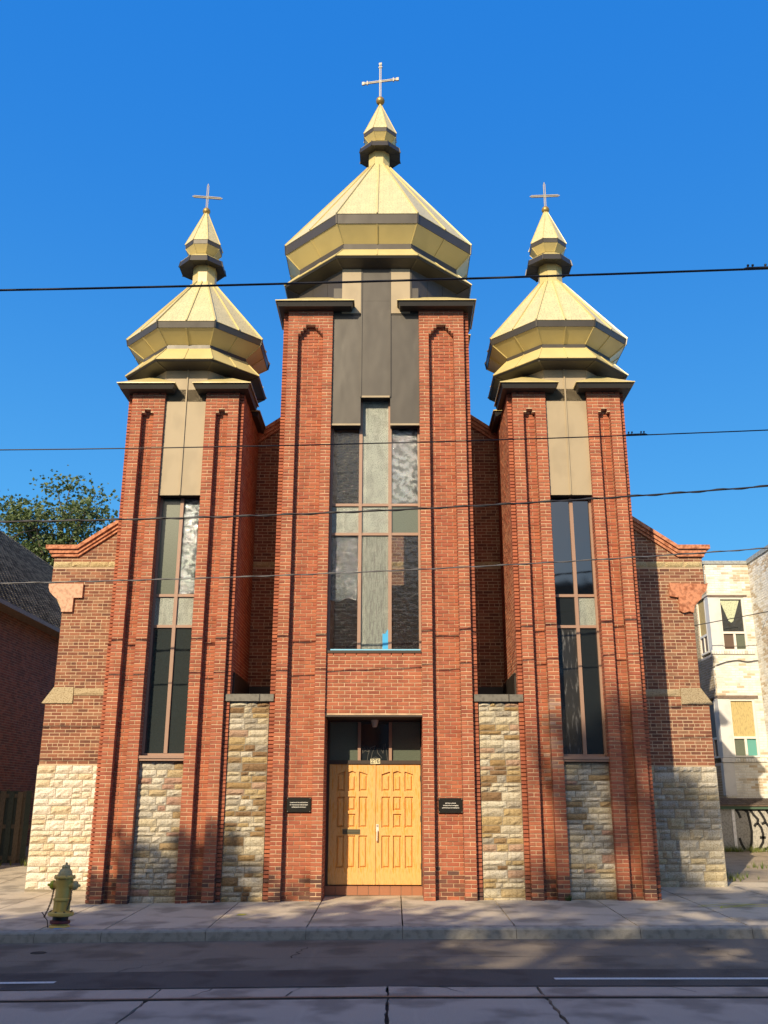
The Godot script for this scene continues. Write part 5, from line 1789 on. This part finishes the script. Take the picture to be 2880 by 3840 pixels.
# ------------------------------------------------------------------ overhead wires
func build_wires() -> void:
	var spec := [
		[10.85, 0.00175, 0.02742, 5.28225, 0.0085, "wire", "thick tram wire nearest the viewer, topmost across the sky and domes"],
		[7.85, 0.00217, 0.02516, 5.1555, 0.0065, "wire", "thin tram wire crossing the metal panels, second from the top"],
		[2.45, 0.00287, 0.04676, 6.081, 0.019, "wire", "black cable crossing the tall windows, third wire from the top"],
		[2.0, 0.0023, 0.04617, 5.18344, 0.013, "wire_grey", "twisted grey cable crossing the windows, lowest of the long wires"],
	]
	for k in spec.size():
		var s: Array = spec[k]
		var mb := MB.new()
		var pts := []
		for j in 61:
			var x := -30.0 + j
			pts.append(Vector3(x, s[3] + s[2] * x + s[1] * x * x, s[0]))
		if k < 2:
			mb.tube(pts, [s[4]], 8)
		else:
			mb.tube(pts, [s[4] * 0.7], 8)
			var p2 := []
			for j in 601:      # a lashed second strand
				var x := -30.0 + j * 0.1
				var t := j * 0.9
				p2.append(Vector3(x, s[3] + s[2] * x + s[1] * x * x + cos(t) * s[4] * 0.9, s[0] + sin(t) * s[4] * 0.9))
			mb.tube(p2, [s[4] * 0.5], 5)
		var o := thing("overhead_wire", s[6], "wire", Vector3.ZERO, "wires strung along the street")
		put(mb, "strand", M[s[5]], o)
		if k < 2:      # splicing sleeve with screws
			mb = MB.new()
			var x0: float = 2.98 if k == 0 else 2.79
			var y := func(x: float) -> float: return s[3] + s[2] * x + s[1] * x * x
			var sc: float = 0.85 if k == 0 else 0.95
			mb.tube([Vector3(x0 - 0.02, y.call(x0), s[0]), Vector3(x0 + 0.01, y.call(x0 + 0.01) + 0.006, s[0]), Vector3(x0 + 0.19, y.call(x0 + 0.19) + 0.006, s[0]), Vector3(x0 + 0.22, y.call(x0 + 0.22), s[0])], [0.007, 0.014 * sc, 0.014 * sc, 0.007], 8)
			for q in [0.015, 0.05, 0.145, 0.175]:
				mb.tube([Vector3(x0 + q, y.call(x0 + q), s[0]), Vector3(x0 + q + 0.006, y.call(x0 + q) + 0.034 * sc, s[0])], [0.005], 6)
				mb.tube([Vector3(x0 + q + 0.006, y.call(x0 + q) + 0.03 * sc, s[0]), Vector3(x0 + q + 0.007, y.call(x0 + q) + 0.044 * sc, s[0])], [0.009], 6)
			put(mb, "splice_sleeve", M.wire, o)
	var mb := MB.new()
	var pts := []
	for j in 13:
		var s := j / 12.0
		pts.append(Vector3(lerpf(7.6, 16.0, s), lerpf(6.02, 7.5, s) - 0.05 * sin(PI * s), -8.5 + 2.0 * s))
	mb.tube(pts, [0.012], 6)
	tag(put(mb, "service_wire", M.wire), "thin black wire slanting across the white building's upper window", "wire")


# ------------------------------------------------------------------ trees
func make_tree(called: String, label: String, at: Vector3, height: float, crown_c: Vector3, crown_r: Vector3, leaves: int, leaf: float, clumps: int, spread: float, trunk_r: float, seed_: int, group: String) -> void:
	rng.seed = seed_
	var t := thing(called, label, "tree", at, group)
	var mb := MB.new()
	var fork := crown_c + Vector3(0, -crown_r.y * 0.75, 0)
	mb.tube([Vector3(0, -0.4, 0), Vector3(0.05, fork.y * 0.35, 0.04), Vector3(fork.x * 0.5, fork.y * 0.7, fork.z * 0.5), fork], [trunk_r * 1.25, trunk_r, trunk_r * 0.85, trunk_r * 0.7], 10)
	var mids := []
	for k in 9:
		var a := k * TAU / 9 + rng.randf_range(-0.3, 0.3)
		var p := crown_c + Vector3(cos(a) * crown_r.x * rng.randf_range(0.3, 0.6), crown_r.y * rng.randf_range(-0.4, 0.5), sin(a) * crown_r.z * rng.randf_range(0.3, 0.6))
		if k == 0:
			p = crown_c + Vector3(0, crown_r.y * 0.5, 0)
		var m := fork.lerp(p, 0.5) + Vector3(rng.randf_range(-0.3, 0.3), rng.randf_range(0.0, 0.5), rng.randf_range(-0.3, 0.3))
		mb.tube([fork + Vector3(0, -0.2, 0), m, p], [trunk_r * 0.5, trunk_r * 0.32, trunk_r * 0.18], 7)
		mids.append(p)
		mids.append(m)
	var tips := []
	for k in clumps:
		var d := Vector3(rng.randfn(0, 1), rng.randfn(0, 1), rng.randfn(0, 1)).normalized() * pow(rng.randf(), 0.4)
		var p := crown_c + d * crown_r
		tips.append(p)
		var best: Vector3 = mids[0]
		for q in mids:
			if q.distance_to(p) < best.distance_to(p):
				best = q
		mb.tube([best, best.lerp(p, 0.5) + Vector3(0, rng.randf_range(-0.1, 0.25), 0), p], [trunk_r * 0.14, trunk_r * 0.09, trunk_r * 0.04], 5)
	put(mb, "trunk", M.bark, t)
	var lm := MB.new()
	lm.tri(Vector3(0, 0, 0), Vector3(0.34, 0.45, 0.08), Vector3(0, 1, 0.02))
	lm.tri(Vector3(0, 0, 0), Vector3(0, 1, 0.02), Vector3(-0.34, 0.45, 0.08))
	lm.tri(Vector3(0, 0.1, 0), Vector3(0.1, 0.5, 0.36), Vector3(0.0, 0.9, 0.3))
	lm.tri(Vector3(0, 0.1, 0), Vector3(-0.1, 0.6, -0.3), Vector3(0.05, 0.95, -0.25))
	var places := []
	for k in leaves:
		var p: Vector3 = tips[rng.randi() % tips.size()]
		places.append(p + Vector3(rng.randfn(0, spread), rng.randfn(0, spread * 0.6), rng.randfn(0, spread)))
	var crown := scatter("crown", lm.mesh(), M.leaf, places, func(): return Basis.from_euler(Vector3(rng.randf() * TAU, rng.randf() * TAU, rng.randf() * TAU)).scaled(Vector3.ONE * leaf * rng.randf_range(0.6, 1.3)), func(): return Color(0.07, 0.115, 0.035).lerp(Color(0.17, 0.22, 0.09), rng.randf()), t)
	kind(crown, "stuff")


func build_across() -> void:
	# the far side of the street, behind the viewer: it shades the road and shows in the windows
	var b := thing("shop_building", "tall brick building across the street whose shadow lies on the road", "building", Vector3(-22, gy(0, 22), 22))
	var mb := MB.new()
	mb.box(-12.0, 8.2, -0.4, 11.6, -0.5, 10.0)
	put(mb, "wall", M.far_wall, b)
	mb = MB.new()
	mb.box(-12.1, 8.3, 11.6, 11.85, -0.65, 10.1)
	put(mb, "cornice", M.gutter, b)
	for f in 3:
		for k in 9:
			mb = MB.new()
			mb.box(-11.2 + k * 2.15, -10.0 + k * 2.15, 1.4 + f * 3.4, 3.3 + f * 3.4, -0.53, -0.4)
			put(mb, "window", M.glass_dark, b)
	b = thing("row_house", "brick row of houses across the street mirrored in the windows", "building", Vector3(0, gy(0, 22), 23.5))
	mb = MB.new()
	mb.box(-13.2, 15.0, -0.4, 10.7, 0.0, 9.0)
	put(mb, "wall", M.far_wall, b)
	mb = MB.new()
	mb.box(-13.3, 15.1, 10.7, 10.95, -0.15, 9.1)
	put(mb, "cornice", M.gutter, b)
	for f in 3:
		for k in 10:
			mb = MB.new()
			mb.box(-12.4 + k * 2.75, -11.2 + k * 2.75, 1.0 + f * 2.9, 2.7 + f * 2.9, -0.03, 0.1)
			put(mb, "window", M.glass_dark, b)
	var trees := [["leftmost", -11.9, 19.3, Vector3(0, 9.0, 0), Vector3(1.7, 4.0, 1.8), 7000, 80], ["second from the left", -8.6, 18.8, Vector3(0.2, 7.4, 0), Vector3(2.7, 3.9, 1.9), 10500, 110], ["tallest, behind the row houses", -11.5, 33.8, Vector3(0, 20.6, 0), Vector3(1.6, 3.9, 1.6), 1900, 26], ["rightmost", -2.4, 20.5, Vector3(0, 11.6, 0), Vector3(2.0, 3.4, 1.8), 1700, 20]]
	for k in 4:
		var t: Array = trees[k]
		make_tree("street_tree", "leafy street tree across the road behind the viewer, " + t[0], Vector3(t[1], gy(t[1], t[2]), t[2]), 14.0, t[3], t[4], t[5], 0.3, t[6], 0.34, 0.14 if k == 2 else 0.2, 501 + k, "street trees across the road")


func crack(a: Vector2, b: Vector2, w: float, wander: float, lift: float) -> MB:      # a thin broken line on the ground, in x and z
	var mb := MB.new()
	var n := maxi(4, int(a.distance_to(b) / 0.12))
	var p := []
	var d := (b - a).orthogonal().normalized()
	for k in n + 1:
		var q := a.lerp(b, float(k) / n) + d * rng.randf_range(-wander, wander)
		p.append(q)
	for k in n:
		var s: Vector2 = d * w * rng.randf_range(0.3, 1.0)
		var v := []
		for q in [p[k] - s, p[k] + s, p[k + 1] + s, p[k + 1] - s]:
			v.append(Vector3(q.x, gy(q.x, q.y) + lift, q.y))
		if (v[1] - v[0]).cross(v[2] - v[0]).y > 0:
			mb.quad(v[0], v[1], v[2], v[3])
		else:
			mb.quad(v[3], v[2], v[1], v[0])
	return mb


func build_marks() -> void:
	var road := get_node("road")
	for c in [[-14.0, 4.62, -2.0, 4.58, 0.006, 0.012], [-2.0, 4.58, 3.4, 4.5, 0.008, 0.012], [3.4, 4.5, 12.0, 4.55, 0.006, 0.012], [-0.75, 3.6, -0.9, 4.55, 0.012, 0.05], [-2.3, 4.6, -2.75, 5.5, 0.008, 0.05], [2.35, 3.0, 2.9, 4.0, 0.008, 0.06], [4.1, 3.3, 4.9, 5.4, 0.006, 0.06], [-6.0, 3.4, -5.2, 5.4, 0.006, 0.05]]:
		put(crack(Vector2(c[0], c[1]), Vector2(c[2], c[3]), c[4], c[5], 0.003), "crack", M.joint_dirt, road)
	var bed := get_node("track_bed")
	for c in [[-0.58, 6.58, -0.68, 7.05, 0.008, 0.02], [-1.45, 6.6, -1.6, 7.0, 0.007, 0.02], [0.82, 6.58, 1.05, 6.9, 0.008, 0.02], [3.1, 6.58, 3.3, 6.9, 0.006, 0.02], [-3.6, 7.3, -2.9, 8.5, 0.005, 0.04]]:
		put(crack(Vector2(c[0], c[1]), Vector2(c[2], c[3]), c[4], c[5], 0.003), "crack", M.joint_dirt, bed)
	# utility locates sprayed on the pavement
	var scr := [[5.3, 0.62], [5.75, 0.4], [6.2, 0.5], [5.6, 0.7], [5.5, 0.95], [6.0, 0.62], [6.6, 0.5], [7.2, 0.6], [6.5, 0.72], [5.9, 0.85], [5.2, 0.75]]
	var mb := MB.new()
	for k in scr.size() - 1:
		var a := Vector2(scr[k][0], scr[k][1])
		var c := Vector2(scr[k + 1][0], scr[k + 1][1])
		var s := (c - a).orthogonal().normalized() * 0.013
		var p := [a - s, a + s, c + s, c - s]
		var v := []
		for q in p:
			v.append(Vector3(q.x, gy(q.x, q.y) + 0.003 + 0.0006 * k, q.y))
		mb.quad(v[0], v[3], v[2], v[1])
		if (v[3] - v[0]).cross(v[1] - v[0]).y < 0:
			pass
	tag(put(mb, "spray_mark", M.spray_yellow), "yellow sprayed scribble on the pavement right of the church", "paint mark")
	mb = MB.new()
	var g := func(x: float, z: float) -> Vector3: return Vector3(x, gy(x, z) + 0.004, z)
	mb.quad(g.call(-2.05, 1.5), g.call(-1.93, 1.5), g.call(-1.9, 1.36), g.call(-2.02, 1.34))
	tag(put(mb, "spray_mark", M.spray_yellow), "small yellow sprayed dot on the pavement before the stone panel", "paint mark")
	mb = MB.new()
	mb.quad(g.call(-4.42, 2.65), g.call(-4.37, 2.65), g.call(-4.32, 2.57), g.call(-4.47, 2.57))
	mb.quad(g.call(-4.28, 2.6), g.call(-4.1, 2.59), g.call(-4.1, 2.57), g.call(-4.28, 2.575))
	tag(put(mb, "spray_mark", M.spray_blue), "blue sprayed arrow on the pavement at the hydrant's foot", "paint mark")
	# round valve lid in the road
	mb = MB.new()
	mb.lathe([Vector2(0.1, -0.01), Vector2(0.1, 0.006), Vector2(0.085, 0.007), Vector2(0.084, 0.002), Vector2(0.0, 0.003)], 24, Vector3(-4.2, gy(-4.2, 3.85), 3.85))
	tag(put(mb, "valve_cover", M.joint_dirt), "small round iron valve cover in the asphalt below the hydrant", "cover")


func _ready() -> void:
	# camera
	var cam := Camera3D.new()
	cam.name = "camera"
	cam.keep_aspect = Camera3D.KEEP_HEIGHT
	cam.fov = rad_to_deg(2.0 * atan(1106.0 / 2050.0))
	cam.near = 0.1
	cam.far = 1200.0
	cam.transform = Transform3D(Basis(Vector3.UP, deg_to_rad(0.639)) * Basis(Vector3.RIGHT, deg_to_rad(17.018)) * Basis(Vector3.BACK, deg_to_rad(0.154)), eye)
	add_child(cam)
	cam.current = true
	# sky
	var sky := ProceduralSkyMaterial.new()
	sky.sky_top_color = col(0.0145, 0.172, 0.6)
	sky.sky_horizon_color = col(0.19, 0.66, 1.0)
	sky.sky_curve = 0.19
	sky.ground_horizon_color = col(0.3, 0.3, 0.3)
	sky.ground_bottom_color = col(0.1, 0.09, 0.08)
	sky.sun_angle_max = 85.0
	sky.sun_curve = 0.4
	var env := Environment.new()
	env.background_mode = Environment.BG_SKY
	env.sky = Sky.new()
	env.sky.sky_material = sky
	env.tonemap_mode = Environment.TONE_MAPPER_LINEAR
	env.tonemap_exposure = 1.2
	env.sdfgi_enabled = true
	env.ssao_enabled = true
	env.ssil_enabled = true
	var we := WorldEnvironment.new()
	we.name = "world"
	we.environment = env
	add_child(we)
	# morning sun, low from the left behind the viewer
	var sun := DirectionalLight3D.new()
	sun.name = "sun"
	sun.light_energy = 1.6
	sun.light_color = Color(1.0, 0.915, 0.775)
	sun.light_angular_distance = 0.5
	sun.shadow_enabled = true
	add_child(sun)
	sun.look_at_from_position(Vector3.ZERO, Vector3(0.47, -0.62, -1.0))

	rng.seed = 7
	rock.seed = 5
	rock.frequency = 0.35
	make_materials()
	make_palettes()
	build_ground()
	build_church()
	build_house()
	build_white_building()
	build_fence()
	build_lean_to()
	build_hydrant()
	build_wires()
	build_marks()
	make_tree("maple_tree", "leafy green tree rising behind the shingle roof left of the church", Vector3(-15.0, 0.5, -25.0), 16.0, Vector3(0.0, 12.2, 0.0), Vector3(3.3, 3.1, 2.4), 8500, 0.2, 84, 0.44, 0.28, 77, "")
	make_tree("maple_tree", "low leafy tree at the left edge behind the shingle roof", Vector3(-19.5, 0.5, -26.0), 14.0, Vector3(0.3, 10.8, 0.0), Vector3(2.6, 2.6, 2.2), 2600, 0.27, 45, 0.42, 0.24, 78, "")
	build_across()
